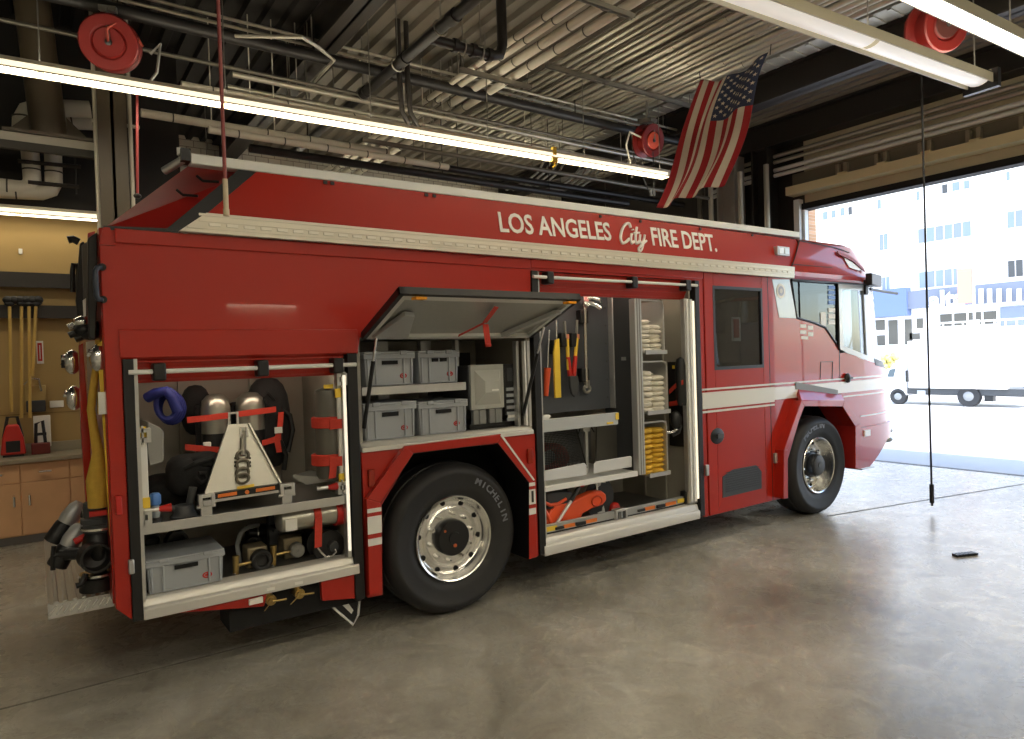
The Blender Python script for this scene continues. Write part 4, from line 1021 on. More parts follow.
# black rolled ladder rails / covers
def bpoly(pts, Y0, Y1, nm, m, lab=None, **k):
    P = [S(a, b, Y0) for a, b in pts]; return part(MB().prism(P, Y0, Y1), nm, m, None, lab, **k)
bpoly([(88,238),(97,232),(97,308),(95.5,340),(89,338),(88,300)], .12, .2, 'ladder_cover', SATIN, bevel=.006)
bpoly([(80,243),(84,241),(87,262),(87,330),(83,338),(79,330),(76,300)], .75, .82, 'ladder_cover', SATIN, bevel=.006)
bpoly([(82,245),(90,240),(91,300),(84,300)], .5, .55, 'canvas_cover', mat('grey_canvas', (96, 94, 88), .8, noise=.1), None)
m = MB(); m.tube([by(73,292,.9), by(72.5,272,.9), by(73.5,264,.9), by(77,264,.9), by(78.5,270,.9), by(78.5,292,.9)], .014, n=8)
part(m, 'grab_loop', BLACK)
m = MB(); m.tube([by(68,240,.7), by(73,239,.7), by(79,242,.7)], .022, n=8); part(m, 'hook_arm', BLACK)
m = MB(); a = by(97.8,267,-.01); b = by(99.5,299,-.01)
m.tube([by(101.5,267,-.005), by(97.5,267.5,-.03), by(95.3,271,-.035), by(95.8,285,-.035), by(96.6,296,-.035), by(98.5,299.5,-.03), by(102.5,299.5,-.005)], .014, n=10)
m.m(1).cyl(by(102,267,.0), by(102,267,-.02), .02, n=10).cyl(by(103,299.5,.0), by(103,299.5,-.02), .02, n=10)
part(m, 'grab_handle', [mat('blue_black_handle', (44, 52, 66), .4), BLACK])
bpoly([(88,233),(95,231),(95,237),(88,238)], .3, .34, 'marker_light', DRED)
bpoly([(83,300),(86,298),(86,316),(84,316)], .3, .34, 'white_lamp', MATTW)
bpoly([(79,345),(83,343),(90,440),(93,520),(87,520),(81,430)], .42, .5, 'red_post', RED, bevel=.004)
bpoly([(97,345),(104,339),(108,440),(116,535),(110,540),(104,440)], .08, .1, 'yellow_chevron', YEL, smooth=0)
bpoly([(78,350),(80,350),(88,500),(86.5,500)], .7, .72, 'yellow_chevron', YEL, smooth=0)
bpoly([(86,342),(96,340),(97,420),(102,470),(95,480),(88,400)], .5, .54, 'polished_panel', mat('polished_panel', (232, 230, 222), .2, metal=.6), 'bright metal panel')
m = MB(); p = by(97.5,392,.06); q = by(107,414,.06); m.ring((p.x,q.x,q.z,p.z),(p.x+.02,q.x-.02,q.z+.03,p.z-.03), .04,.14).box(p.x,q.x,.13,.14,q.z,p.z)
part(m, 'chrome_bracket', CHROME, bevel=.004)
for (px, py, Y) in [(99,358,.1),(72,362,.8),(74,398,.8)]:
    p = by(px, py, Y); m = MB(); m.sph(p, (.045,.05,.075)); m.cyl(p+Vector((-.05,0,.03)), p+Vector((.04,0,.0)), .02, n=8); part(m, 'chrome_fitting', CHROME)
m = MB(); m.tube([by(62,362,.8), by(66,364,.8), by(72,365,.8)], .018, n=8); m.cyl(by(63,355,.8), by(63.5,368,.8), .012, n=6); part(m, 'black_lever', BLACK)
for (px, py) in [(84,330),(95,327),(90,334),(83,322)]:
    p = by(px, py, .3); m = MB(); m.sph(p, (.05,.06,.035)); m.cyl(p+Vector((-.07,0,-.03)), p+Vector((.06,0,.03)), .018, n=8); part(m, 'rear_coupling', [BLACK, CHROME][(px+py)%2])
# flattened yellow hose
hp = [(98.5,340),(96.5,365),(93,390),(91,410),(94,430),(98,452),(97.5,468),(97.5,480),(98,507)]
hw = [.016,.018,.02,.02,.022,.028,.042,.055,.048]
m = MB(); m.tube([by(a,b,.2) for a,b in hp], hw, n=12); part(m, 'fabric_hose', YELH)
# suction valve manifold
def axis_by(px, py, Y): return by(px, py, Y)
c = by(98, 545, .28); m = MB()
top = by(98,507,.28)
m.lathe([(.068,0),(.072,-.03),(.072,-.08),(.085,-.085),(.085,-.11),(.075,-.115),(.075,-.16)], top+Vector((0,0,.03)), (0,0,1), n=28)
mf_ = part(m, 'hose_coupling', DGREY)
m = MB(); m.lathe([(.088,0),(.088,.012)], by(99,528,.28), (0,0,1), n=28); m.lathe([(.088,0),(.088,.012)], by(98,574,.28), (0,0,1), n=28); part(m, 'bright_ring', CHROME, mf_, each=True)
m = MB(); q = by(99,513,.2); m.box(q.x-.045,q.x+.04,.19,.21,q.z-.014,q.z+.014); part(m, 'red_clip', RED2, mf_)
m = MB(); m.sph(c+Vector((0,0,-.02)), (.078,.1,.14), n=20, m=12); m.lathe([(.09,0),(.09,-.07)], by(98,576,.28), (0,0,1), n=24)
dirv = Vector((.12,-1,.06)).normalized()
c0 = by(93,556,.2)
m.lathe([(.05,-.08),(.074,-.03),(.076,.1),(.064,.1),(.058,.02),(.0,.0)], c0, dirv, n=28)
body = part(m, 'pump_manifold', BLACK)
m = MB(); m.tube([by(86,574,.2), by(82,584,.18), by(76,586,.18)], .016, n=8); part(m, 'lever', BLACK, body)
m = MB(); m.cyl(by(82,553,.3), by(66,554,.34), .034, n=16); m.cyl(by(67,554,.34), by(60,554,.36), .022, n=12); m.tube([by(54,546,.36), by(53,556,.36), by(53,570,.36)], .012, n=8); m.tube([by(60,554,.36), by(53,556,.36)], .012, n=8)
part(m, 'side_outlet', BLACK, body)
for (a, b, d, Y) in [((68,520),(57,536),(90,514),.5), ((70,543),(60,560),(84,532),.4)]:
    A_ = by(*a, Y); B_ = by(*b, Y); D_ = by(*d, Y); dv = (B_-A_).normalized()
    o = part(MB().lathe([(.035,-.04),(.05,.0),(.052,.1),(.046,.105),(.04,.08),(.0,.08)], A_+dv*.03, dv, n=20), 'outlet_cap', BLACK)
    part(MB().lathe([(.025,-.09),(.042,-.06),(.05,.0),(.045,.04)], A_-dv*.02, dv, n=20), 'alloy_elbow', mat('cast_alloy', (176,178,180), .4, metal=.5), o)
    part(MB().cyl(A_-dv*.06, D_, .032, n=12), 'pipe_stub', DGREY, o)
    q = D_-dv*.02; part(MB().obox(q, (.03,.02,.11)), 'alloy_flange', ALU, o, bevel=.004)
q = by(83,537,.3); part(MB().cyl(q+Vector((-.04,0,-.02)), q+Vector((.05,0,.02)), .018, n=10), 'red_lever', RED2, body)
# ------------------------------------------------------------------ equipment in the compartments (each a thing of its own)
def crate(label, x0, x1, y0, dep, z0, h, group='grey lidded crates', slots=1):
    c = ((x0+x1)/2, y0+dep/2, z0); t = thing('storage_crate', label, 'crate', c, group)
    w = x1-x0; b = MB(); r = .012
    b.prism([(x0+.012,z0),(x1-.012,z0),(x1-.004,z0+h*.8),(x0+.004,z0+h*.8)], y0+.012, y0+dep-.012)
    b.box(x0-.004,x1+.004,y0,y0+dep,z0+h*.78,z0+h*.93)
    for x in (x0+.018, x0+.075, x1-.075-.012, x1-.03): b.box(x, x+.012, y0-.0, y0+.014, z0+.01, z0+h*.8)
    b.box(x0+.075, x1-.075, y0+.004, y0+.013, z0+h*.0, z0+.012)
    part(b, 'crate_body', LGREY, t, bevel=.005)
    l = MB(); l.box(x0-.002,x1+.002,y0-.002,y0+dep+.002,z0+h*.93,z0+h); 
    for x in (x0+.06, x1-.11): l.box(x, x+.05, y0-.012, y0+.01, z0+h*.9, z0+h*1.02)
    part(l, 'lid', LGREY, t, bevel=.004)
    s = MB(); mid = (x0+x1)/2
    if slots == 1: s.box(mid-w*.15, mid+w*.15, y0-.002, y0+.016, z0+h*.62, z0+h*.73)
    else: s.box(mid-w*.17, mid-w*.03, y0-.002, y0+.016, z0+h*.66, z0+h*.77).box(mid+.0*w+.01, mid+w*.18, y0-.002, y0+.016, z0+h*.66, z0+h*.77)
    part(s, 'handle_slot', HOLE, t)
    px = x1-w*.23; pz = z0+h*.27; m = MB()
    m.tube([(px+.022*cos(k*pi/8), y0+.010, pz+.014*sin(k*pi/8)) for k in range(16)], .0035, n=6, closed=True); m.box(px-.012,px+.012,y0+.008,y0+.012,pz-.005,pz+.005); m.box(px-.002,px+.02,y0+.008,y0+.012,pz+.003,pz+.009)
    part(m, 'red_logo', RED2, t)
    return t
def crate_px(label, pL, pR, bL, Y, dep, slots=1):
    a = S(pL[0], pL[1], Y); b = S(pR[0], pR[1], Y); c = S(bL[0], bL[1], Y)
    return crate(label, a[0], b[0], Y, dep, c[1], a[1]-c[1], slots=slots)
x0_, z1_ = S(146,562,.04); crate('grey lidded crate on the floor of the rear compartment beside the brass valves', x0_, S(224,549,.04)[0], .04, .38, .557, z1_-.557)
crate('grey one-slot crate on the upper shelf under the raised flap', *[S(364,352,.08)[0], S(414.5,352,.08)[0]], .08, .4, 1.617, S(364,352,.08)[1]-1.617)
crate('small grey crate with two handle slots on the upper shelf behind the raised flap', *[S(418.5,352,.08)[0], S(459,352,.08)[0]], .08, .4, 1.617, S(420,351,.08)[1]-1.617, slots=2)
crate('grey lidded crate on the sill under the raised flap, nearer the rear of the truck', *[S(363.5,405,.07)[0], S(416,405,.07)[0]], .07, .4, 1.264, S(365,404,.07)[1]-1.264)
crate('grey lidded crate on the sill under the raised flap, next to the boxed charger', *[S(419,402,.07)[0], S(467.5,402,.07)[0]], .07, .4, 1.264, S(420,402,.07)[1]-1.264)
# boxed charger with keypad
Y = .1; a = S(468,366,Y); b = S(503,364,Y); c = S(470,410,Y); d = S(515,362,Y)
t = thing('battery_charger', 'pale grey boxed charger with keypad and raised square front, beside the crates', 'charger', ((a[0]+d[0])/2, Y+.15, 1.265))
m = MB(); m.box(a[0]+.01, d[0], Y+.02, .5, c[1], a[1]); part(m, 'housing', DGREY, t, bevel=.008)
m = MB(); x0, x1, z0, z1 = a[0]+.02, b[0], c[1], a[1]+.005; 
m.box(x0,x1,Y,Y+.03,z0,z1)
o_ = [(x0+.03,z0+.03),(x1-.03,z0+.03),(x1-.03,z1-.04),(x0+.03,z1-.04)]; i_ = [(x0+.09,z0+.12),(x1-.075,z0+.12),(x1-.075,z1-.12),(x0+.09,z1-.12)]
V = [(p[0],Y-.002,p[1]) for p in o_]+[(p[0],Y-.05,p[1]) for p in i_]; m.add(V, [(0,1,5,4),(1,2,6,5),(2,3,7,6),(3,0,4,7),(4,5,6,7)])
fr = part(m, 'raised_cover', mat('cover_grey', (176,178,172), .4), t, smooth=20)
m = MB(); m.box(x1-.14,x1-.08,Y-.054,Y-.05,z0+.13,z0+.142); part(m, 'maker_plate', MATTW, fr)
m = MB(); m.box(b[0]+.005, d[0]-.005, Y+.0, Y+.03, z0-.06, z1); kp = part(m, 'keypad_panel', BLACK, t, bevel=.006)
m = MB(); w = d[0]-b[0]-.04
for r in range(6):
    for q in range(3):
        x = b[0]+.02+w*(q+.5)/3; z = z1-.19-.045*r; m.box(x-.012,x+.012,Y-.008,Y+.0,z-.012,z+.012)
part(m, 'keys', LGREY, kp)
m = MB(); m.box(b[0]+.03,d[0]-.03,Y-.006,Y,z1-.13,z1-.03); part(m, 'display', DGREY, kp)
m = MB()
for x in (x0+.02, x0+.16): m.box(x,x+.11,Y+.01,Y+.05,1.30,c[1]-.005); m.box(x+.045,x+.06,Y+.0,Y+.05,1.30,c[1]-.005)
part(m, 'socket_block', GREY, t, bevel=.004)
m = MB(); m.box(x0,d[0],Y+.03,.45,1.268,1.3); part(m, 'base', BLACK, t)
m = MB(); m.box(b[0]+.03,d[0]-.02,Y-.003,Y+.01,1.31,1.35); part(m, 'white_label', MATTW, t)
# --- rear compartment, upper level
SH = .927
def aircyl(label, px, ptop, pbot, r, Y, strap_px, name='air_cylinder', lean=0., body=None):
    top = Vector(AY(px, ptop, Y)); z0 = SH+.05; t = thing(name, label, 'air cylinder', (top.x, Y, z0), 'breathing apparatus sets')
    h = top.z-z0; m = MB().lathe([(r*.3,0),(r*.9,.03),(r,.08),(r,h*.62)], (top.x,Y,z0), (0,0,1), n=24); part(m, 'lower_shell', body or BLACK, t)
    m = MB().lathe([(r,h*.62),(r,h*.86),(r*.9,h*.94),(r*.55,h*.99),(.0,h)], (top.x,Y,z0), (0,0,1), n=24); part(m, 'dome', CYLS, t)
    m = MB().lathe([(r*1.006,h*.2),(r*1.006,h*.34)], (top.x,Y,z0), (0,0,1), n=24); part(m, 'bright_band', CYLS, t)
    for k, (l, rr, dz) in enumerate(strap_px):
        p = Vector(AY(*l, Y-r*1.02)); q = Vector(AY(*rr, Y-r*1.02)); c = p+(q-p)*.5
        m = ribbon([p, c+Vector((0,-.012,.0)), q], .035, (0,0,1)); part(m, 'strap', ORSTR, t)
    m = MB(); m.box(top.x-r*1.25,top.x+r*1.25,Y+r*.7,Y+r*1.2,z0+.05,z0+h*.9); part(m, 'back_plate', CLOTH, t, bevel=.02)
    m = MB(); m.box(top.x-r*1.1,top.x-r*.6,Y-r*1.15,Y-r*.8,z0+h*.35,z0+h*.55); part(m, 'buckle', MATTW, t, bevel=.005)
    return t
aircyl('black and silver air cylinder strapped upright, wholly clear of the triangular plate', 215, 394, 0, .085, .42, [((187,420),(230,415),0), ((185,447),(222,450),0)])
aircyl('black and silver air cylinder strapped upright, half behind the triangular plate', 250, 392, 0, .09, .46, [((238,414),(276,409),0), ((262,443),(281,437),0)])
# blue hose loops
t = MB(); c = Vector(AY(166, 404, .34))
for k in range(4): t.tube([c+Vector((.055*cos(q*pi/10)*(1+.06*k)+.012*k, .03*k-.04, .085*sin(q*pi/10)-.01*k)) for q in range(20)], .017, n=8, closed=True)
pth = [AY(178,412,.26), AY(172,398,.26), AY(166,391,.26), AY(156,393,.28), AY(147,398,.32)]; t.tube(pth, .03, n=10)
solo(t, 'blue_hose', BLUE, 'coil of dark blue hose at the top left of the rear compartment', 'hose')
# black harness bag and mask
b = MB(); c = Vector(AY(190, 474, .3)); b.sph(c, (.13,.14,.12), e=.7); b.sph(c+Vector((.07,-.05,.08)), (.09,.09,.05), e=.8)
p1 = Vector(AY(160,490,.35)); b.sph(p1+Vector((.04,.1,-.02)), (.16,.15,.1), e=.8)
b.tube([c+Vector((-.05,-.13,.05)), c+Vector((.0,-.16,.08)), c+Vector((.09,-.14,.1)), c+Vector((.14,-.08,.06))], .016, n=8)
b.tube([c+Vector((.0,-.15,-.0)), c+Vector((.03,-.165,-.035)), c+Vector((.07,-.15,-.02)), c+Vector((.06,-.155,.02)), c+Vector((.02,-.16,.02))], .012, n=8)
zmin = min(v.z for v in b.v); b.v = [v if v.z > SH else Vector((v.x, v.y, SH+.001)) for v in b.v]
solo(b, 'harness_bag', CLOTH, 'black padded harness bag lying beside the triangular plate', 'bag')
b = MB(); c = Vector(AY(268, 415, .5)); b.sph(c+Vector((0,0,-.05)), (.14,.1,.3), e=.75); b.sph(Vector(AY(196,410,.6)), (.09,.08,.16), e=.8)
solo(b, 'black_backpack', CLOTH, 'black backpack standing behind the air cylinders', 'bag')
m = MB(); m.tube([AY(288,452,.4), AY(293,430,.4), AY(290,415,.4), AY(283,410,.4), AY(279,418,.4), AY(280,440,.4), AY(286,455,.4), AY(284,470,.4)], .016, n=8)
m.tube([AY(275,400,.4), AY(268,392,.4), AY(265,398,.4), AY(268,406,.4)], .008, n=6)
solo(m, 'breathing_hose', [BLACK], 'black breathing hose looped to the right of the triangular plate', 'hose')
m = ribbon([AY(281,412,.36), AY(280,425,.36), AY(277,440,.36), AY(279,452,.36)], .035, (1,0,0)); q = MB().obox(AY(278,430,.35), (.05,.02,.04)); m.m(1).add(q.v, q.f)
solo(m, 'red_harness_strap', [ORSTR, CHROME], 'red harness strap with a metal clip hanging right of the triangular plate', 'strap')
# triangular aluminium carrier on a tray
t = thing('triangular_carrier', 'triangular aluminium plate on a black slide-out tray in the rear compartment', 'equipment carrier', tuple(Vector(AY(242,497,.14))-Vector((0,0,.05))))
a, b_, c, d = [Vector(AY(*q, .1)) for q in ((203,496),(281.5,483.5),(254,424.5),(231.5,425.5))]; up = Vector((0,.10,0))
m = MB().slab([a, b_, c+up, d+up], (0,.006,0)); m.slab([a, d+up, d+up+Vector((.012,0,0)), a+Vector((.012,0,0))], (0,-.02,0)).slab([b_, c+up, c+up-Vector((.012,0,0)), b_-Vector((.012,0,0))], (0,-.02,0))
pl = part(m, 'triangular_plate', mat('satin_plate', (186,184,174), .34, metal=.7, noise=.07, nscale=12), t, smooth=0)
m = MB(); mid = (c+d)/2+up
def tp(px, py, o=0):
    n = (b_-a).cross(d+up-a).normalized(); dd = ray(px,py); return CAM+dd*((a-CAM).dot(n)/dd.dot(n))+Vector((0,-o,0))
m.tube([tp(243,431,.012), tp(242.5,447,.016), tp(242,455,.02)], .018, n=8)
for k, py in enumerate((455,464,472,478)): m.tube([tp(242,py,.02)+Vector((.035*cos(q*pi/6),0,.028*sin(q*pi/6))) for q in range(12)], .009, n=6, closed=True)
part(m, 'folded_chain', mat('dull_chain', (128,124,112), .35, metal=.8), t)
m = MB()
for px in (234.5, 235.5, 249.5, 250.5):
    for py in (458,462,466): p = tp(px,py,.002); m.obox(p, (.004,.004,.01))
part(m, 'vent_slots', HOLE, pl)
m = MB(); p = tp(243,432,.02); m.ring((p.x-.022,p.x+.022,p.z-.03,p.z+.03),(p.x-.01,p.x+.01,p.z-.012,p.z+.03),p.y-.01,p.y+.01); p = tp(233.5,417,.0); m.ring((p.x-.03,p.x+.03,p.z-.06,p.z+.03),(p.x-.018,p.x+.018,p.z-.06,p.z+.018),p.y,p.y+.012); part(m, 'top_catch', CHROME, t)
m = MB(); q = tp(245,485.5,.004); m.slab([tp(237,486.5,.004), tp(254,483.5,.004), tp(254,486.5,.004), tp(237,489.5,.004)], (0,-.002,0)); part(m, 'yellow_label', YEL, t)
tr = [Vector(AY(*q,.06)) for q in ((199,496),(286,483),(286,490),(199,503.5))]
m = MB().slab(tr, (0,.55,0)); tray = part(m, 'slide_tray', BLACK, t)
m = MB(); m.slab([Vector(AY(*q,.057)) for q in ((199,502),(286,489),(286,491.5),(199,504.5))], (0,.01,0)); part(m, 'tray_lip', ALU, tray)
m = MB()
for (x0,x1,y0,y1) in [(218,237,496,493),(256,275,490.3,487.3)]: m.slab([Vector(AY(*q,.055)) for q in ((x0,y0-1.4),(x1,y1-1.4),(x1,y1+1.8),(x0,y0+1.8))], (0,.004,0))
q = Vector(AY(247,492,.055)); m.cyl(q, q+Vector((0,-.006,0)), .012, n=12); part(m, 'amber_reflector', mat('amber_reflector', (222,120,50), .3), tray)
for px, py in ((206,500),(286.5,489)):
    p = Vector(AY(px,py,.05)); m = MB(); m.ring((p.x-.04,p.x+.045,p.z-.03,p.z+.035),(p.x-.02,p.x+.025,p.z-.0,p.z+.015),p.y-.02,p.y+.02); m.box(p.x-.03,p.x+.03,p.y-.01,p.y+.02,SH+.003,p.z-.02); m.cyl((p.x-.05,p.y,p.z-.035),(p.x+.05,p.y,p.z-.035),.012,n=8); part(m, 'tray_latch', ALU, tray, bevel=.003)
# extinguisher like cylinders on the right
t = thing('grey_cylinder', 'tall grey cylinder held by red straps at the wheel end of the rear compartment', 'cylinder', tuple(Vector(AY(325,482,.2))))
p = Vector(AY(326, 387, .12)); z0 = Vector(AY(325,478,.12)).z; r = .078
part(MB().lathe([(r*.85,0),(r,.02),(r,p.z-z0-.05),(r*.9,p.z-z0-.02),(.02,p.z-z0)], (p.x,.12,z0), (0,0,1), n=28), 'shell', CYLG, t)
for py in (422, 459):
    q = Vector(AY(326,py,.12)); m = MB().lathe([(r+.004,-.035),(r+.012,-.03),(r+.012,.03),(r+.004,.035)], (q.x,.12,q.z), (0,0,1), n=28); m.obox((q.x+.03,.04,q.z-.01),(.08,.03,.06)); part(m, 'strap', ORSTR, t)
m = ribbon([Vector(AY(333,462,.03)), Vector(AY(333,470,.03)), Vector(AY(332,478,.03))], .045, (1,0,0)); part(m, 'strap_tail', ORSTR, t)
m = MB(); q = Vector(AY(328.5,386.5,.04)); m.box(q.x-.03,q.x+.03,.04,.045,q.z-.012,q.z+.012); part(m, 'yellow_label', YEL, t)
m = MB(); a = AY(294,477,.15); m.slab([AY(293,477,.12), AY(306,485,.12), AY(338,480,.12), AY(338,476,.5), AY(310,472,.5)], (0,0,.012)); solo(m, 'sliding_board', ALUD, 'grey board tilted under the tall grey cylinder', 'board', smooth=0)
# small things on the shelf
p = Vector(AY(155,498,.12)); t = thing('spray_bottle', 'small clear bottle with a blue cap at the left end of the shelf', 'bottle', (p.x,p.y,SH))
part(MB().lathe([(.02,.0),(.024,.02),(.024,.06),(.012,.07)], (p.x,p.y,SH+.03), (0,0,1), n=14), 'bottle', mat('clear_plastic', (190,205,215), .2), t)
part(MB().lathe([(.026,0),(.03,.01),(.03,.05),(.02,.065)], (p.x,p.y,SH+.10), (0,0,1), n=14), 'blue_cap', BLUE2, t)
part(MB().lathe([(.03,0),(.03,.03)], (p.x,p.y,SH+.001), (0,0,1), n=14), 'foot', DGREY, t)
p = Vector(AY(184,511,.14)); t = thing('hose_adapter', 'black hose adapter lying on the shelf left of the tray', 'hose adapter', (p.x,p.y,SH))
m = MB(); m.lathe([(.07,0),(.075,.015),(.06,.03),(.05,.075),(.03,.08)], (p.x,p.y,SH+.001), (0,0,1), n=20); part(m, 'flange', DGREY, t)
m = MB(); m.cyl((p.x+.03,p.y,SH+.07),(p.x+.05,p.y-.01,SH+.17),.022,n=12); m.cyl((p.x-.05,p.y,SH+.06),(p.x-.12,p.y,SH+.07),.02,n=10); part(m, 'spigot', DGREY, t)
# --- rear compartment, lower level
SL = .556
p = Vector(AY(276,521.5,.13)); q = Vector(AY(336.5,513,.13)); t = thing('steel_cylinder', 'steel cylinder lying under the shelf with a red end ring and strap', 'cylinder', (float((p.x+q.x)/2), .13, p.z-.075))
q.z = p.z; d = (q-p).normalized(); L = (q-p).length
part(MB().lathe([(.0,0),(.05,.004),(.068,.02),(.072,.05),(.072,L-.02),(.05,L)], p, d, n=28), 'shell', CYLS, t)
part(MB().lathe([(.06,0),(.085,0),(.085,.05),(.06,.05)], p+d*(L-.02), d, n=28, closed=True), 'red_end_ring', RED2, t)
part(MB().obox(p+d*.07+Vector((0,-.073,-.02)), (.07,.004,.07)), 'white_label', MATTW, t)
c = p+d*L*.62; m = MB().lathe([(.074,-.022),(.079,-.022),(.079,.022),(.074,.022)], c, d, n=28, closed=True); e = Vector(AY(318,547,.04)); r_ = ribbon([c+Vector((0,-.079,0)), e], .045, (1,0,0)); m.add(r_.v, r_.f); part(m, 'orange_strap', ORSTR, t)
m = MB(); m.tube([AY(318,548,.04), AY(321,552,.04), AY(326,557,.038), AY(332,556,.038), AY(336,552,.04), AY(335,549,.05)], .006, n=6); part(m, 'wire_hook', CHROME, t)
m = MB(); m.box(p.x+.02,p.x+.08,.36,.42,SL,p.z+.05); m.box(p.x+.02,p.x+.08,.24,.38,p.z-.09,p.z-.07); part(m, 'cradle', DGREY, t)
c = Vector(AY(329,546,.14)); t = thing('cable_reel', 'black cable reel at the right end of the lower level', 'reel', (c.x,c.y,SL))
part(MB().lathe([(.02,-.03),(.10,-.03),(.105,-.02),(.105,-.01),(.06,0),(.06,.08),(.105,.09),(.105,.1),(.02,.1)], c+Vector((0,.02,0)), (0,1,0), n=32), 'drum', BLACK, t)
part(MB().lathe([(.02,0),(.035,.01),(.03,.04)], c+Vector((.02,-.0,0)), (0,-1,0), n=18), 'hub', DGREY, t); part(MB().box(c.x-.06,c.x+.06,.17,.26,SL,c.z-.08), 'reel_foot', DGREY, t)
def valve(px, py, Y, r, label, black):
    c = Vector(AY(px,py,Y)); t = thing('hose_valve', label, 'valve', (c.x,Y,SL), 'brass hose valves')
    part(MB().box(c.x-.07,c.x+.05,Y+.04,Y+.18,c.z-.06,c.z+.075), 'valve_body', mat('cast_bronze', (150,138,112), .4, metal=.6), t, bevel=.012)
    if black: m = MB().lathe([(r*.6,.06),(r,.03),(r,-.02),(r*.85,-.03),(r*.62,-.025),(r*.5,.0),(.0,.01)], c, (0,1,0), n=28)
    else: m = MB().lathe([(r*.7,.06),(r,.03),(r,-.02),(r*.8,-.03),(r*.2,-.03),(r*.2,-.045),(.0,-.045)], c, (0,1,0), n=22)
    part(m, 'outlet', RUBBER if black else ALUD, t)
    m = MB(); m.cyl((c.x-.04,Y-.0,c.z),(c.x-.15,Y-.02,c.z+.0),.01,n=8); m.cyl((c.x-.15,Y-.02,c.z+.06),(c.x-.155,Y-.02,c.z-.1),.02,.016,n=10); part(m, 'lever', BRASS, t)
    m = MB(); m.cyl((c.x-.155,Y-.02,c.z-.1),(c.x-.157,Y-.02,SL+.004),.017,n=10); part(m, 'steel_ferrule', CHROME, t)
    part(MB().box(c.x-.05,c.x+.04,Y+.04,Y+.18,SL,c.z-.055), 'valve_foot', DGREY, t)
valve(261.5,560,.17,.062,'bronze valve with a black rubber outlet beside the grey crate',True)
valve(297,550,.2,.045,'bronze valve with a grey capped outlet under the steel cylinder',False)
for k, (px, py, r, lab) in enumerate([(152,540,.05,'black round hose end behind the crate, leftmost'), (177,540,.06,'round hose end in a grey collar behind the crate'), (252,543,.045,'black hose coupling above the bronze valve with the rubber outlet')]):
    c = Vector(AY(px,py,.5)); m = MB().lathe([(r*.5,.06),(r,.05),(r,-.04),(r*.75,-.04),(r*.7,.02),(.0,.03)], c, (0,1,0), n=24); m.m(1).box(c.x-r,c.x+r,.52,.6,SL,c.z)
    solo(m, 'hose_end', [[BLACK, DGREY][k == 1], DGREY], lab, 'hose fitting')
m = MB(); m.tube([AY(240,566,.3), AY(237,545,.3), AY(241,532,.3), AY(249,527,.32), AY(258,525,.4)], .014, n=8)
solo(m, 'grey_cable', GREY, 'grey cable arching behind the bronze valves', 'cable')
p = Vector(AY(247,533,.55)); q = Vector(AY(270,531,.55)); m = MB(); m.cyl(p,q,.055,n=16); m.m(1).cyl(p+(q-p)*.35,p+(q-p)*.42,.06,n=16).cyl(p+(q-p)*.8,p+(q-p)*.86,.06,n=16).m(0).box(p.x,q.x,.5,.62,SL,p.z-.03)
solo(m, 'branch_pipe', [BLACK, CHROME], 'black branch pipe with bright rings behind the bronze valves', 'nozzle')

# --- second compartment: tool wall
YT = .42
def QS(pts, Y): return SS(pts, Y)
a = S(540,272,YT); b = S(606.5,272,YT); c = S(606,402,YT)
t = thing('tool_board', 'dark slate tool board standing in the front compartment', 'tool board', ((a[0]+b[0])/2, YT, c[1]))
part(MB().box(.775, b[0], YT, YT+.03, 1.30, 2.385), 'panel', WGREY, t)
m = MB()
for k in range(6): z = 1.4+.16*k; m.cyl((b[0]-.03,YT-.003,z),(b[0]-.03,YT,z),.008,n=10)
part(m, 'bolt_head', DGREY, t)
pp = part(MB().box(b[0], b[0]+.06, YT-.06, YT+.03, 1.30, 2.385).box(b[0]+.062, b[0]+.1, YT-.06, YT-.02, 1.30, 2.385), 'edge_post', ALU, t, bevel=.004)
tb = [S(538.5,402,.06), S(617.5,395.5,.06), S(617.5,407,.06), S(538.5,413.5,.06)]
m = MB().prism([(.775,1.20),(tb[1][0],1.20),(tb[1][0],1.295),(.775,1.295)], .06, .085); m.box(.775,tb[1][0],.06,YT+.05,1.195,1.205)
shf = part(m, 'tool_shelf', mat('pale_shelf', (188,192,194), .4, metal=.3), t, bevel=.003)
m = MB(); m.box(tb[1][0]-.03,tb[1][0]+.004,.055,.06,1.235,1.292).box(tb[1][0]-.13,tb[1][0]-.06,.055,.06,1.205,1.222); part(m, 'yellow_label', YEL, shf)
def clip(px, py, w, h, par=t):
    p = AY(px, py, YT-.03); return part(MB().box(p.x-w/2,p.x+w/2,YT-.07,YT,p.z-h/2,p.z+h/2), 'tool_clip', BLACK, par, bevel=.008)
for q in [(562,340,.07,.12),(572,340,.07,.12),(553,347,.05,.12),(582,317,.09,.12),(583,375,.09,.12)]: clip(*q)
YY = YT-.06
def rod2(m, a, b, r, r1=None, n=10): m.cyl(AY(*a,YY), AY(*b,YY), r, r1, n)
def fl2(m, pts, th=.02): m.prism(SS(pts,YY-.01), YY-.01-th, YY-.01)
# yellow spade handled bar
p = AY(557,398,YY); t2 = thing('pry_bar', 'yellow flat pry bar standing on the tool shelf', 'pry bar', (p.x,YY,1.3)); m = MB(); fl2(m, [(554.5,340),(558,338.5),(558.6,353),(560,397.5),(554,398),(552.5,353)]); part(m,'yellow_grip',YEL,t2,bevel=.004)
m = MB(); rod2(m,(556.3,320),(556.5,339),.01); part(m,'steel_shank',CHROME,t2)
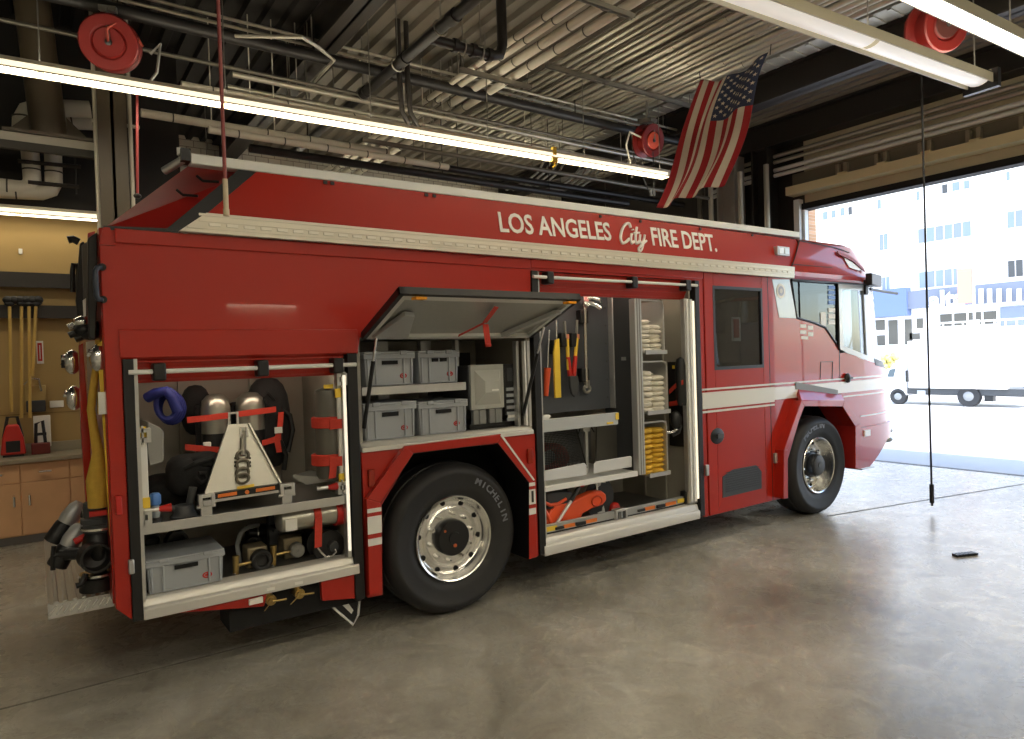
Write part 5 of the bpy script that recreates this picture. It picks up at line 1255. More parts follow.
# bolt cutters
p = AY(572,395,YY); t2 = thing('bolt_cutter', 'bolt cutters with red and yellow handles on the tool board', 'bolt cutters', (p.x,YY,1.3))
m = MB(); rod2(m,(567,338),(568.5,370),.016); rod2(m,(577,338),(574,370),.016); part(m,'handle',YEL,t2)
m = MB(); rod2(m,(568,357),(570,376),.018,.022); rod2(m,(575.5,356),(573.5,376),.018,.022); part(m,'red_sleeve',RED2,t2)
m = MB()
for px in (567.2,577.5): p = AY(px,339,YY); m.cyl(p,(p[0],p[1],p[2]+.04),.018,n=10)
part(m,'grip_end',mat('salmon_grip',(222,140,110),.5),t2)
m = MB(); fl2(m,[(568,376),(576,376),(577,385),(576,393),(573,397),(570,394),(568.5,386)],.03); part(m,'cutter_jaw',DGREY,t2,bevel=.006)
m = MB(); rod2(m,(564.5,321),(565.5,338),.012); rod2(m,(577,320),(576.5,338),.012); part(m,'steel_rod',STEEL,t2)
# forcible entry bar
p = AY(585,394,YY); t2 = thing('entry_bar', 'long steel entry bar with a hooked top clipped to the tool board', 'entry bar', (p.x,YY,1.3)); m = MB(); rod2(m,(584.5,302),(586.5,388),.017,n=12); part(m,'shaft',mat('polished_bar',(190,184,176),.25,metal=.9),t2)
m = MB(); p0 = Vector(AY(584.5,300,YY)); m.obox(p0+Vector((0,0,.0)),(.06,.05,.06)); m.tube([p0+Vector((.0,0,.01)), p0+Vector((.06,-.02,.02)), p0+Vector((.14,-.03,.0)), p0+Vector((.17,-.03,-.03))], [.02,.022,.018,.006], n=8); part(m,'adze_head',CHROME,t2)
m = MB(); p0 = Vector(AY(587,389,YY)); m.tube([p0+Vector((.035*cos(k*pi/6),0,.03*sin(k*pi/6))) for k in range(12)],.013,n=8,closed=True); m.obox(p0+Vector((0,0,.05)),(.04,.03,.05)); part(m,'claw',STEEL,t2)
m = MB(); rod2(m,(547.5,368),(546,396),.03,.02); m.m(1); rod2(m,(549,330),(547.5,368),.008); solo(m,'orange_tube',[ORNG,CHROME],'orange tool handle at the left edge of the tool board','tool',loc=AY(546,396,YY))
# lower shelf with boards and nets
ZS = S(590,478,.1)[1]
t = thing('net_shelf', 'white shelf with two low boards and black nets in the front compartment', 'shelf', (1.3,.3,ZS-.03))
x1 = S(634.5,300,.06)[0]-.008
part(MB().box(.775,x1,.08,.9,ZS-.035,ZS-.004).box(.775,x1,.07,.082,ZS-.045,ZS), 'shelf_plate', WHITE, t, bevel=.003)
def board(pts): part(MB().prism(SS(pts,.1),.1,.115), 'front_board', mat('board_white',(206,208,210),.45), t, bevel=.006)
board([(541,471.5),(585,463),(587,465.5),(587.3,475),(541,482)]); board([(594,464.5),(597,461.5),(631,456),(632,457),(632,467),(594,473.5)])
YN_ = .3
pw = MB(); u0 = S(584.5,410,YN_); u1 = S(585.5,475,YN_); pw.box(u0[0],u0[0]+.03,YN_,YN_+.03,ZS,1.188); pw.box(u0[0]-.03,u0[0]+.05,YN_-.01,YN_+.03,1.13,1.19)
part(pw, 'post', ALU, t)
NET = mat('net_cord', (44,44,42), .8)
def net(pts, n1, n2):
    P = [Vector(AY(*q,YN_)) for q in pts]; m = MB()
    def at(u,v):
        a = P[0]+(P[1]-P[0])*u; b = P[3]+(P[2]-P[3])*u; p = a+(b-a)*v; return p+Vector((0,-.05*sin(pi*v)*sin(pi*u),0))
    for i in range(n1+1): m.tube([at(i/n1,v/6) for v in range(7)], .0028, n=4)
    for j in range(n2+1): m.tube([at(u/6,j/n2) for u in range(7)], .0028, n=4)
    m.tube([at(0,0),at(.5,0),at(1,0),at(1,.5),at(1,1)], .006, n=6)
    return m
part(net([(541,431),(570,427),(581,440),(541,440)],26,5),'net',NET,t) if False else None
part(net([(541,430),(576,427),(587,468),(541,474)],30,26),'net',NET,t,'black mesh net sagging from the post')
part(MB().prism(SS([(597,421),(637,417),(638,462),(596,466)],.36),.36,.37),'net',GREYM,t,'dark tightly stretched net panel')
m = MB()
for a,b in [((584.5,414),(569,427)),((584.5,416),(578,435)),((586,416),(597,421)),((586,417),(594,432)),((596,420.5),(637,418))]: m.tube([AY(*a,YN_), AY(*b,YN_)],.005,n=5)
part(m,'cord',BLACK,t)
part(MB().box(.775,2.0,.85,.86,ZS,1.19),'back_sheet',GREY,t)
m = MB(); c = Vector(AY(551,460,.55))
for k in range(3): m.tube([Vector((c.x,c.y+.05*k,max(c.z-.01*k,ZS+.1)))+Vector((.17*cos(q*pi/12),0,.12*sin(q*pi/12)*(1 if sin(q*pi/12)>0 else .7))) for q in range(24)],.03,n=8,closed=True)
solo(m,'red_hose',mat('dark_red_hose',(128,30,20),.5),'coil of dark red hose behind the black net','hose')
m = MB(); a=[S(541,416,.1),S(549,414.5,.1),S(551,416,.1),S(549,419,.1),S(541,423.5,.1)]; m.prism(a,.1,.13); solo(m,'white_strip',WHITE,'short white strip just under the tool shelf at its left end','bracket')
# posts holding the basket racks
YP = .06
a = S(634.5,300,YP); b = S(641,300,YP); c = S(641,475,YP)
t = thing('basket_rack', 'tall aluminium post carrying three open baskets in the front compartment', 'rack', ((a[0]+b[0])/2,YP,c[1]))
part(MB().box(a[0],b[0],YP,YP+.07,c[1],2.25), 'post', mat('bright_extrusion',(206,208,208),.3,metal=.6), t, bevel=.004)
part(MB().box(a[0]+.02,a[0]+.03,YP-.004,YP,c[1],2.25).box(b[0]-.03,b[0]-.02,YP-.004,YP,c[1],2.25), 'groove', ALUD, t)
m = MB(); q = S(622,357,.25); m.box(q[0],a[0],.2,.24,q[1]-.03,q[1]); q2 = S(612,418,.2); part(m,'cross_rail',ALU,t)
part(MB().box(S(617,300,.3)[0],a[0],.5,.52,1.31,2.3),'dark_back',DGREY,t); part(MB().box(a[0]+.035,a[0]+.045,.14,.5,c[1],2.34),'side_panel',DGREY,t)
def basket(pts, Y, nm='basket'):
    """pts: TL, TR, BR, BL of the open front, in pixels"""
    P = [S(*q,Y) for q in pts]; x0, x1 = P[3][0], P[2][0]; z0, z1 = P[3][1], max(P[0][1],P[1][1])
    m = MB(); m.box(x0+.05,x1,Y,Y+.3,z0-.006,z0); m.box(x0+.05,x1+.03,Y-.012,Y,z0-.014,z0+.022)
    m.prism([(x1-.004,z0),(x1+.004,z0),(x1+.004,z1),(x1-.004,z1)],Y,Y+.3); m.box(x0+.05,x1,Y+.29,Y+.3,z0,z1)
    o = part(m, nm, ALU, t)
    m = MB(); m.tube([(x0,Y,z1-.0),(x1-.05,Y,z1),(x1-.012,Y,z1-.015),(x1,Y,z1-.05),(x1,Y,z0)], .008, n=6); part(m,'rim',ALU,o)
    c = Vector(((x0+x1)/2,Y+.287,z1-.1)); m = MB(); m.tube([c+Vector((.03*cos(k*pi/8)+.05*(1 if sin(k*pi/8)<0 else -1)*.4,0,.06*sin(k*pi/8))) for k in range(16)], .008, n=6, closed=True); part(m,'hand_hole',BLACK,o)
    return x0, x1, z0, z1
NTH = 'lowest second third fourth fifth sixth seventh eighth ninth'.split()
def sacks(x0, x1, z0, z1, Y, nrow, m_, label, group, cat='sack', ncol=2, dep=.2):
    h = (z1-z0)/nrow; w = (x1-x0-.012)/ncol; proto = None; k = 0
    for r in range(nrow):
        for c in range(ncol):
            if r == nrow-1 and c == 1 and m_ is BAGW and nrow < 9: continue
            jx = random.uniform(-.004,.004); ww = w*random.uniform(.92,1.0)
            x = x0+.006+w*(c+.5)+jx; z = z0+h*r+.002
            if proto is None:
                m = MB().sph((0,0,h*.5), (w*.52,dep/2,h*.56), n=16, m=8, e=.62); m.tube([(-w*.4,-dep*.49,h*.5),(0,-dep*.515,h*.52),(w*.4,-dep*.49,h*.5)], h*.07, n=6)
                ORG['__next'] = Vector((0,0,0)); proto = m.build('sack', m_); o = proto
            else:
                o = proto.copy(); COL.objects.link(o)
            o.location = (x, Y+.02+dep/2+random.uniform(0,.012), z); o.rotation_euler = (random.uniform(-.06,.06), random.uniform(-.05,.05), random.uniform(-.07,.07)); o.scale = (ww/w, 1, random.uniform(.95,1.05))
            tag(o, f'{label}, {NTH[r]} layer, {["post side", "pillar side"][c]}', cat, group)
bx = basket([(641,300),(664,301),(664,351),(641,353)], .10); sacks(bx[0]+.03,bx[1]+.03,bx[2],S(650,320,.1)[1],.10,7,BAGW,'pale paper sack stacked in the top basket','sacks in the top basket')
bx = basket([(643,362),(667,363),(667.5,411),(643,414)], .10); sacks(bx[0]+.03,bx[1]+.03,bx[2],S(650,371,.1)[1],.10,8,BAGW,'pale paper sack stacked in the middle basket','sacks in the middle basket')
bx = basket([(645,423),(667,422),(667.5,472.5),(645,477)], .10); sacks(bx[0]+.01,bx[1]+.03,bx[2],S(650,430,.1)[1],.10,9,BAGY,'yellow printed sack stacked in the bottom basket','sacks in the bottom basket')
# black breathing set on the end wall of the front compartment
def W(px, py, X=2.42): return Vector(AX(px, py, X))
p = W(682,380); t = thing('breathing_set', 'black breathing set with red strap hanging beside the baskets', 'breathing set', (2.42,p.y,1.2))
a = W(668,362,2.475); b = W(686,447,2.475); m = MB(); m.box(2.468,2.479,b.y,a.y,b.z,a.z); part(m,'mounting_board',SATIN,t)
m = MB(); p = W(681,385,2.41); m.lathe([(.045,0),(.05,.05),(.05,.36),(.035,.42),(.0,.44)], (2.41,p.y,1.3),(0,0,1),n=20); part(m,'cylinder',BLACK,t)
m = ribbon([W(669,392,2.38), W(675,386,2.36), W(683,382,2.38)], .04, (0,0,1)); q = ribbon([W(669,404,2.38), W(676,403,2.36), W(682,402,2.38)], .04, (0,0,1)); m.add(q.v,q.f); part(m,'red_strap',ORSTR,t)
m = MB(); c = W(676,420,2.37); m.sph(c,(.06,.05,.085)); m.tube([c+Vector((.03,-.03,-.05)), c+Vector((.0,-.03,-.11)), c+Vector((-.05,.0,-.14))],.015,n=8); part(m,'face_mask',BLACK,t)
c = W(674,432,2.35); m = MB(); m.cyl(c+Vector((-.06,.03,0)), c+Vector((.05,-.02,0)),.016,n=10); m.sph(c+Vector((.02,-.01,.02)),(.025,.02,.025)); part(m,'regulator',CHROME,t)
q = W(675,367,2.466); m = MB(); m.box(2.462,2.468,q.y-.02,q.y+.03,q.z-.015,q.z+.015); part(m,'yellow_label',YEL,t)
# slide trays at the bottom
def tray(x0, x1, lab, marks):
    t = thing('slide_tray', lab, 'slide tray', ((x0+x1)/2,.4,.386)); z = .4005
    part(MB().box(x0,x1,.125,.9,.387,.40), 'deck', LINERD, t); fr = part(MB().box(x0,x1,.075,.1,z+.012,z+.075), 'front_rail', mat('tray_rail',(176,178,178),.35,metal=.6), t, bevel=.003)
    part(MB().box(x0,x1,.08,.12,z,z+.012), 'runner', BLACK, t)
    m = MB()
    for (a,b) in marks: m.box(a,b,.068,.075,z+.022,z+.05)
    part(m,'amber_reflector',LENS if False else mat('amber_reflector',(222,120,50),.3),fr)
    m = MB(); c = (marks[0][1]+marks[1][0])/2; m.box(marks[0][0]-.09,marks[0][0]-.005,.055,.075,z+.025,z+.045); m.box(c-.05,c+.05,.055,.075,z+.02,z+.05); part(m,'release_handle',BLACK,fr,bevel=.004)
    return t
X_ = lambda px,py: S(px,py,.07)[0]
t1 = tray(.775, X_(616,515), 'slide-out tray carrying the orange cut-off saw', [(X_(564,530),X_(575,528)),(X_(586,525),X_(597,522))])
part(MB().box(.80,.93,.068,.075,.425,.46),'yellow_label',YEL,t1)
t2 = tray(X_(627,513), 2.41, 'empty slide-out tray at the foot of the bright pillar', [(X_(645,515),X_(655,513)),(X_(666,511),X_(676,509))])
part(MB().box(X_(678,508),X_(689,505),.068,.075,.425,.46),'yellow_label',YEL,t2)
for px in (620.5,): 
    x = X_(px,518); m = MB(); m.ring((x-.065,x+.065,.405,.485),(x-.045,x+.045,.405,.465),.05,.11); m.box(x-.008,x+.008,.05,.11,.405,.47); m.box(x-.03,x-.022,.05,.11,.405,.46)
    solo(m,'tray_lock',ALU,'aluminium lock block between the two slide-out trays','lock',bevel=.003)
m = MB(); x = 2.44; m.box(x-.035,x+.03,.05,.12,.405,.52); solo(m,'corner_foot',BLACK,'black block at the foot of the bright pillar','block',bevel=.01)
# orange cut-off saw
YSW = .2
t = thing('cut_off_saw', 'orange cut-off saw with a round black blade on the slide-out tray', 'saw', tuple(AY(575,525,YSW)))
c = Vector(AY(599.5,497,YSW+.06)); R = .165
part(MB().lathe([(R,0),(R,.005),(.05,.005),(.05,.0)], c, (0,1,0), n=48, closed=True), 'cutting_disc', DGREY, t)
part(MB().lathe([(.0,-.012),(.05,-.012),(.05,.015),(.0,.015)], c, (0,1,0), n=24), 'disc_flange', CHROME, t)
m = MB()
for k in range(2):
    m.prism([(c.x+R*q*cos(RAD(g)), c.z+R*q*sin(RAD(g))) for q, g in ((.55,98+200*k),(.93,92+200*k),(.93,62+200*k),(.8,58+200*k),(.75,80+200*k),(.6,84+200*k))], YSW+.055, YSW+.0595)
part(m, 'disc_print', mat('disc_print',(210,210,206),.5), t, each=True)
m = MB(); n_ = 14
gp_ = [(c.x+(R+.015)*cos(RAD(-60+g*6)), c.z+(R+.015)*sin(RAD(-60+g*6))) for g in range(n_)]
m.prism(gp_+[(c.x+.06*cos(RAD(30)), c.z+.06*sin(RAD(30)))][:0]+[(c.x+.09*cos(RAD(18-g*20)), c.z+.09*sin(RAD(18-g*20))) for g in range(4)], YSW+.02, YSW+.11)
part(m, 'blade_guard', RED2, t) if False else None
m = MB(); g0 = Vector(AY(614,510,YSW+.06)); m.sph(g0,(.055,.05,.07),e=.8); part(m,'guard_end',RED2,t)
bodyp = [(556,505),(570,503),(585,496),(594,492),(602,491),(606,494),(607,500),(603,505),(592,509),(583,514),(581,519),(570,524),(553,528),(546,527),(548,515)]
part(MB().prism([(u,max(v,.416)) for u,v in SS(bodyp,YSW-.06)],YSW-.06,YSW+.03), 'belt_cover', ORNG, t, bevel=.012)
q = Vector(AY(597,501,YSW-.065)); m = MB(); m.tube([q+Vector((.055*cos(k*pi/9),0,.04*sin(k*pi/9))) for k in range(18)],.007,n=6,closed=True); part(m,'cover_ridge',mat('orange_dark',(190,64,30),.4),t)
part(MB().prism(SS([(543,492),(556,489),(570,491),(573,497),(566,505),(553,511),(545,508)],YSW-.02),YSW-.05,YSW+.2), 'engine_housing', DGREY, t, bevel=.02)
m = MB(); m.tube([AY(543,502,YSW-.06), AY(550,505,YSW-.06), AY(558,504,YSW-.06), AY(566,499,YSW-.05)],.014,n=8); part(m,'orange_trim',ORNG,t)
m = MB(); m.tube([AY(557,523,YSW-.09), AY(571,501,YSW-.09)],.014,n=8); part(m,'silver_handle',ALU,t)
m = MB(); m.tube([AY(571,501,YSW-.09), AY(578,489,YSW-.08), AY(582,484,YSW-.05), AY(577,481,YSW+.05)],.016,n=8); m.tube([AY(545,494,YSW), AY(555,490,YSW), AY(566,489,YSW)],.02,n=8); part(m,'handle',BLACK,t)
m = MB(); m.tube([AY(544,509,YSW-.06), AY(549,518,YSW-.06), AY(552,527,YSW-.06)],.017,n=8); m.tube([AY(543,527,YSW), AY(560,526,YSW), AY(582,520,YSW)],.017,n=8); part(m,'base_frame',ORNG,t)
m = MB(); q = Vector(AY(581,484.5,YSW-.06)); m.sph(q,(.035,.03,.025)); part(m,'red_tap',RED2,t)
m = MB(); q = Vector(AY(596,489,YSW+.02)); m.obox(q+Vector((0,0,.03)),(.02,.03,.1)); part(m,'guard_stay',CHROME,t)
m = MB(); m.box(.85,1.35,.16,.5,.4005,.415); part(m,'rubber_mat',BLACK,t)
for ch_ in t.children:
    for v_ in ch_.data.vertices:
        if v_.co.z+ORG[ch_.name].z < .402: v_.co.z = .402-ORG[ch_.name].z
# ------------------------------------------------------------------ cabinets and tools along the back wall
YC = 4.6
zt = .845
edges = [S(px, 480, YC)[0] for px in (-130,-79,-29,20.5,70,121,172)]
ORD = ['far left cabinet outside', 'second cabinet', 'maple base cabinet cut by the photo edge, under the red tool box', 'maple base cabinet fully in view, under the black framed tool', 'maple base cabinet right behind the rear of the fire truck', '', '']
for k in range(2, 6):
    x0, x1 = edges[k], edges[k+1]; t = thing('base_cabinet', ['', '', ORD[2], ORD[3], ORD[4], 'maple base cabinet fully behind the truck body'][k], 'cabinet', ((x0+x1)/2, YC+.3, 0), 'maple base cabinets')
    part(MB().box(x0, x1, YC+.02, YB-.01, .09, zt), 'carcass', MAPLE, t); part(MB().box(x0, x1, YC+.07, YB-.01, 0, .09), 'toe_kick', GREY, t)
    d = part(MB().box(x0+.004, x1-.004, YC, YC+.02, .1, .64), 'door', MAPLE, t, bevel=.003); w = part(MB().box(x0+.004, x1-.004, YC, YC+.02, .65, zt-.01), 'drawer', MAPLE, t, bevel=.003)
    hx = x1-.06 if k % 2 == 0 else x0+.07
    part(MB().tube([(hx,YC,.52),(hx,YC-.03,.51),(hx,YC-.03,.41),(hx,YC,.40)], .012, n=8), 'handle', CHROME, d); xm = (x0+x1)/2
    part(MB().tube([(xm-.06,YC,.745),(xm-.05,YC-.03,.745),(xm+.05,YC-.03,.745),(xm+.06,YC,.745)], .01, n=8), 'handle', CHROME, w)
solo(MB().box(edges[1]-2, edges[6], YC-.04, YB-.001, zt+.003, zt+.045).box(edges[1]-2, edges[6], YB-.03, YB-.001, zt+.045, zt+.15), 'worktop', COUNT, 'grey worktop along the back wall on the maple cabinets', 'worktop', bevel=.004)
YW = YB-.012
for (y0, y1, lab) in [(272, 287, 'upper dark steel rail across the tan wall'), (305, 318, 'lower dark steel rail across the tan wall, behind the hung poles')]:
    a = S(20, y0, 5.05); b = S(20, y1, 5.05); m = MB(); m.box(XL+.1, -1.1, 5.05, 5.07, b[1], a[1]); m.box(XL+.1, -1.1, 5.07, YB-.002, a[1]-.02, a[1])
    solo(m, 'wall_rail', DKSTL, lab, 'wall rail', smooth=0)
t = thing('pole_rack', 'black rack with clips high on the tan wall', 'rack', AY(23, 304, 5.0)); a = AY(4,300,5.0); b = AY(42,301,5.0)
part(MB().box(a[0],b[0],4.98,5.049,a[2]-.035,a[2]+.03), 'rail', BLACK, t)
m = MB()
for px in (8,14,20,26,32,38): p = AY(px,300,4.96); m.sph(p,(.05,.03,.045))
part(m, 'clip', BLACK, t)
for k, (px, pb) in enumerate([(9.5,412),(21.5,418),(29,418),(36,376)]):
    p = AY(px,304,4.955); q = AY(px+[2,0,1,-3.5][k], pb, 4.955); z = max(q[2], zt+.06)
    t = thing('tool_pole', ['yellow pole hanging from the black rack, leftmost', 'yellow pole hanging from the black rack, second from the left', 'yellow pole hanging from the black rack, third from the left', 'yellow pole hanging from the black rack, slanting one at the right'][k], 'pole', (q[0],4.955,z), 'poles on the black rack')
    part(MB().cyl(p, (q[0],q[1],z), .016, n=10), 'shaft', mat('pole_yellow',(196,164,88),.5), t)
    part(MB().sph(p, (.045,.03,.03)), 'grip', BLACK, t)
def wbox(px0, py0, px1, py1, Y, dep): a = S(px0,py0,Y); b = S(px1,py1,Y); return MB().box(a[0],b[0],Y,Y+dep,b[1],a[1])
t = thing('wall_sign', 'narrow red and white notice on the tan wall', 'sign', AY(40,364,5.17)); part(wbox(36,341,44,363.5,5.17,.02),'board',MATTW,t); part(wbox(37.3,343,42.5,361,5.166,.004),'red_panel',RED2,t); part(wbox(39.2,345,40.7,359,5.163,.003),'white_mark',MATTW,t)
t = thing('wall_dispenser', 'beige dispenser box with a grey tray on the tan wall', 'dispenser', AY(34,411,5.1)); part(wbox(24,386,46.5,401,5.1,.09),'box',mat('beige_plastic',(176,150,92),.5),t,bevel=.008); part(wbox(26,401,46,411.5,5.06,.13),'tray',DGREY,t,bevel=.01)
p = AY(30,384,5.06); part(MB().tube([(p[0]-.05,5.09,p[2]),(p[0],5.03,p[2]+.06),(p[0]+.08,5.03,p[2]+.05),(p[0]+.1,5.09,p[2]-.08)],.014,n=8),'tap',CHROME,t)
solo(wbox(49.5,401,64,407,5.18,.015),'power_outlet',MATTW,'white double power outlet on the tan wall','outlet',bevel=.004)
solo(wbox(18.5,248.5,22.5,254,5.18,.015),'wall_switch',MATTW,'small white plate high on the tan wall','switch',bevel=.003)
m = MB(); a = AY(0,380,YW-.001); m.box(XL+.1,-1.1,5.192,5.199,S(40,413,5.19)[1]-.006,S(40,413,5.19)[1]); solo(m,'wall_trim',BRASS if False else mat('wall_line',(120,96,50),.6),'thin brown strip along the tan wall over the worktop','trim',smooth=0)
ZW = zt+.047
def red_tool(px0, px1, pt, lab):
    a = S(px0,pt,4.95); b = S(px1,pt,4.95); w = b[0]-a[0]; t = thing('red_toolbox', lab, 'toolbox', ((a[0]+b[0])/2,4.95,ZW))
    part(MB().prism([(a[0],ZW+.02),(b[0],ZW+.02),(b[0]-.02,ZW+.2),(b[0]-.06,a[1]-.08),(a[0]+.06,a[1]-.08),(a[0]+.02,ZW+.2)],4.88,5.08),'body',RED2,t,bevel=.015)
    part(MB().box(a[0]+.05,b[0]-.05,4.872,4.88,ZW+.05,ZW+.17),'grille',BLACK,t)
    part(MB().tube([(a[0]+.03,4.98,ZW+.2),(a[0]+.07,4.98,a[1]),(b[0]-.07,4.98,a[1]),(b[0]-.03,4.98,ZW+.2)],.016,n=8),'handle',BLACK,t)
    part(MB().box(a[0]+.02,b[0]-.02,4.88,5.06,ZW+.001,ZW+.02),'foot',BLACK,t)
red_tool(-1,25,418,'red portable tool box with a black handle on the worktop')
t = thing('framed_tool', 'black and red tool with a loop handle standing before a white board', 'tool', tuple(AY(39,447,4.95))); part(wbox(33,416,51.5,446,5.06,.02),'white_board',MATTW,t,bevel=.004)
a = S(31,440,4.95); b = S(50,440,4.95); part(MB().box(a[0],b[0],4.9,5.04,ZW+.001,ZW+.12),'base',mat('dark_red_plastic',(100,28,22),.5),t,bevel=.01)
part(MB().tube([(a[0]+.04,4.97,ZW+.1),(a[0]+.05,4.97,ZW+.33),(b[0]-.06,4.97,ZW+.36),(b[0]-.04,4.97,ZW+.1)],.016,n=8).box(a[0]+.03,b[0]-.03,4.96,4.98,ZW+.2,ZW+.23),'loop_handle',BLACK,t)

# ------------------------------------------------------------------ fluorescent fittings
TUBE = mat('lit_diffuser', (255, 250, 236), .4, emit=TUBE_E, ecol=(255, 243, 218)); UPL = mat('upward_lamp', (255, 250, 236), .4, emit=UP_E, ecol=(255, 243, 218)); SIDEL = mat('side_leak_glow', (255, 246, 220), .5, emit=.9, ecol=(255, 240, 206)); SOFT = mat('glowing_reflector', (225, 222, 214), .3, emit=.35, ecol=(255, 246, 232))
TUBEW = mat('lit_diffuser_soft', (255, 250, 236), .4, emit=TUBE_E*.45, ecol=(255, 243, 218)); TUBEB = mat('lit_diffuser_strong', (255, 250, 236), .4, emit=TUBE_E*1.7, ecol=(255, 243, 218)); HOUS = mat('light_housing', (206, 200, 178), .45)
def fitting(label, p0, p1, segs, w=.15, name='fluorescent_light', group='strip lights', tube=TUBE, hangers=True, cap=None, up=True, lens=False):
    p0 = Vector(p0); p1 = Vector(p1); d = (p1-p0).normalized(); s = d.cross(Vector((0,0,1))).normalized(); L = (p1-p0).length; u = Vector((0,0,1))
    c = (p0+p1)/2; t = thing(name, label, 'light', tuple(c), group)
    m = MB()
    def sl(a, b, z0, z1, x0=0, x1=L): m.slab([p0+d*x0+s*a+u*z0, p0+d*x0+s*b+u*z0, p0+d*x0+s*b+u*z1, p0+d*x0+s*a+u*z1], d*(x1-x0))
    sl(-w/2, w/2, .05, .09); sl(-w/2-.012, -w/2, .0, .09); sl(w/2, w/2+.012, .0, .09)
    h = part(m, 'housing', HOUS, t, smooth=0)
    for k in range(segs):
        a = L*k/segs+.03; b = L*(k+1)/segs-.03; m = MB(); N = 8
        rows = [[p0+d*x+s*(w*.46*cos(pi*q/N))+u*(.048-.055*sin(pi*q/N)) for q in range(N+1)] for x in (a, b)]
        m.grid(rows); part(m, 'lit_tube', tube, t)
    m = MB(); N = 1; m.slab([p0+d*.05-s*w*.3+u*.101, p0+d*.05+s*w*.3+u*.101, p0+d*(L-.05)+s*w*.3+u*.101, p0+d*(L-.05)-s*w*.3+u*.101], u*.004); part(m, 'upward_lamp', UPL, t) if up else None
    if lens:
        for sg in (-1, 1): m = MB(); q = s*(sg*(w/2+.013)); m.slab([p0+d*.03+q+u*.012, p0+d*(L-.03)+q+u*.012, p0+d*(L-.03)+q+u*.055, p0+d*.03+q+u*.055], s*(sg*.003)); part(m, 'side_glow', SIDEL, t)  # glow put on the housing sides for light leaking out
    if hangers:
        m = MB()
        for k in range(segs+1):
            q = p0+d*(L*k/segs if 0 < k < segs else (.1 if k == 0 else L-.1))+u*.09; m.cyl(q, (q.x,q.y,ZC-.068), .006, n=6)
        part(m, 'hanger_rod', STEEL, t, each=True)
    m = MB(); 
    for q, sg in ((p0, -1), (p1, 1)): e = .04 if cap else 0; m.slab([q+s*(-w/2-.014-e)-u*(.01+e), q+s*(w/2+.014+e)-u*(.01+e), q+s*(w/2+.014+e)+u*(.095+e), q+s*(-w/2-.014-e)+u*(.095+e)], d*((.02+e)*sg))
    part(m, 'end_cap', cap or HOUS, t, each=True)
    return t
a = AZ(0,69,4.3); b = AZ(665,178,4.3); a2 = a+(a-b)*.35
fitting('long lit strip light running above the whole fire truck', a2, b, 7, lens=True)
a = AY(0,213,4.95); b = AY(101,220,4.95); fitting('lit strip light high on the tan back wall at the left', Vector(a)+(Vector(a)-Vector(b))*1.5, (b[0], a[1], a[2]), 3, .12, name='mounted_strip_light', tube=TUBEW, hangers=False, up=False, lens=True)
a = AZ(735,-1,4.4); b = AZ(980,86,4.4)
fitting('strip light in an aluminium trough with a black end cap, right of the flag', Vector(a)+(Vector(a)-Vector(b))*.6, b, 3, .22, cap=BLACK, tube=SOFT)  # underside is a reflector; its sheen is put in as a faint glow
a = AZ(912,-4,4.4); b = AZ(1040,56,4.4)
fitting('bright strip light cutting the top right corner of the photo', Vector(a)+(Vector(a)-Vector(b))*1.4, Vector(b)+(Vector(b)-Vector(a))*.8, 3, .15)
fitting('added strip light hidden behind the fire truck, lighting the far ceiling', (-.3, 6.6, 4.5), (7.8, 6.6, 4.5), 5, .15)  # unseen fitting added to light the far ceiling
for k, y in enumerate((-4.6, -7.2)):
    fitting(['strip light out of view behind the camera', 'strip light out of view by the near wall'][k], (-7.5, y, 4.5), (6.5, y, 4.5), 6, .15, tube=TUBEB)
fitting('lit strip light on the near wall behind the camera', (.5,YN+.06,2.9), (1.8,YN+.06,2.9), 1, .1, name='mounted_strip_light', hangers=False, up=False)
m = MB(); p = Vector(AZ(553,158,4.3)); m.obox(p+Vector((0,-.02,-.03)),(.09,.06,.05)); m.obox(p+Vector((.0,-.02,.08)),(.05,.05,.1)); m.tube([p+Vector((0,-.02,-.05)), p+Vector((.02,-.02,-.1)), p+Vector((-.02,-.02,-.12))],.012,n=6)
solo(m,'hanging_hook',YEL,'yellow hook block clipped to the long strip light','hook')

# ------------------------------------------------------------------ reels and hanging cords
REELR = mat('reel_red', (112, 22, 18), .42); REELO = mat('reel_orange', (196, 70, 38), .4)
def reel(label, c, R, axis, m1, dep, face=None, hang=None, name='hose_reel'):
    c = Vector(c); A = Vector(axis).normalized(); t = thing(name, label, 'reel', tuple(c-Vector((0,0,R))), 'overhead reels')
    part(MB().lathe([(R*.3,dep*.5),(R*.5,dep*.52),(R*.55,dep*.44),(R*.62,dep*.52),(R*.95,dep*.55),(R,dep*.5),(R,dep*.4),(R*.9,dep*.36),(R*.7,dep*.3),(R*.7,-dep*.3),(R*.9,-dep*.36),(R,-dep*.4),(R,-dep*.5),(R*.3,-dep*.5)], c, A, n=40), 'drum', m1, t)
    part(MB().lathe([(R*.12,dep*.5),(R*.12,dep*.62),(R*.05,dep*.66),(.0,dep*.66)], c, A, n=16), 'hub', BLACK, t)
    if face: part(MB().lathe([(R*.52,dep*.53),(R*.5,dep*.57),(.0,dep*.6)], c, A, n=28), 'face_disc', face, t)
    s = A.cross(Vector((0,0,1))).normalized(); m = MB()
    for sg in (-1, 1): m.cyl(c+A*(dep*.6*sg), c+A*(dep*.6*sg)+Vector((0,0,R*1.25)), .016, n=8)
    m.obox(c+Vector((0,0,R*1.25)), (.14,dep*1.3,.05), M=Matrix((s, A, Vector((0,0,1)))).transposed()); m.cyl(c+Vector((0,0,R*1.25)), (c.x,c.y,ZC-.068), .02, n=8)
    br = part(m, 'bracket', STEEL, t)
    return t, c, A
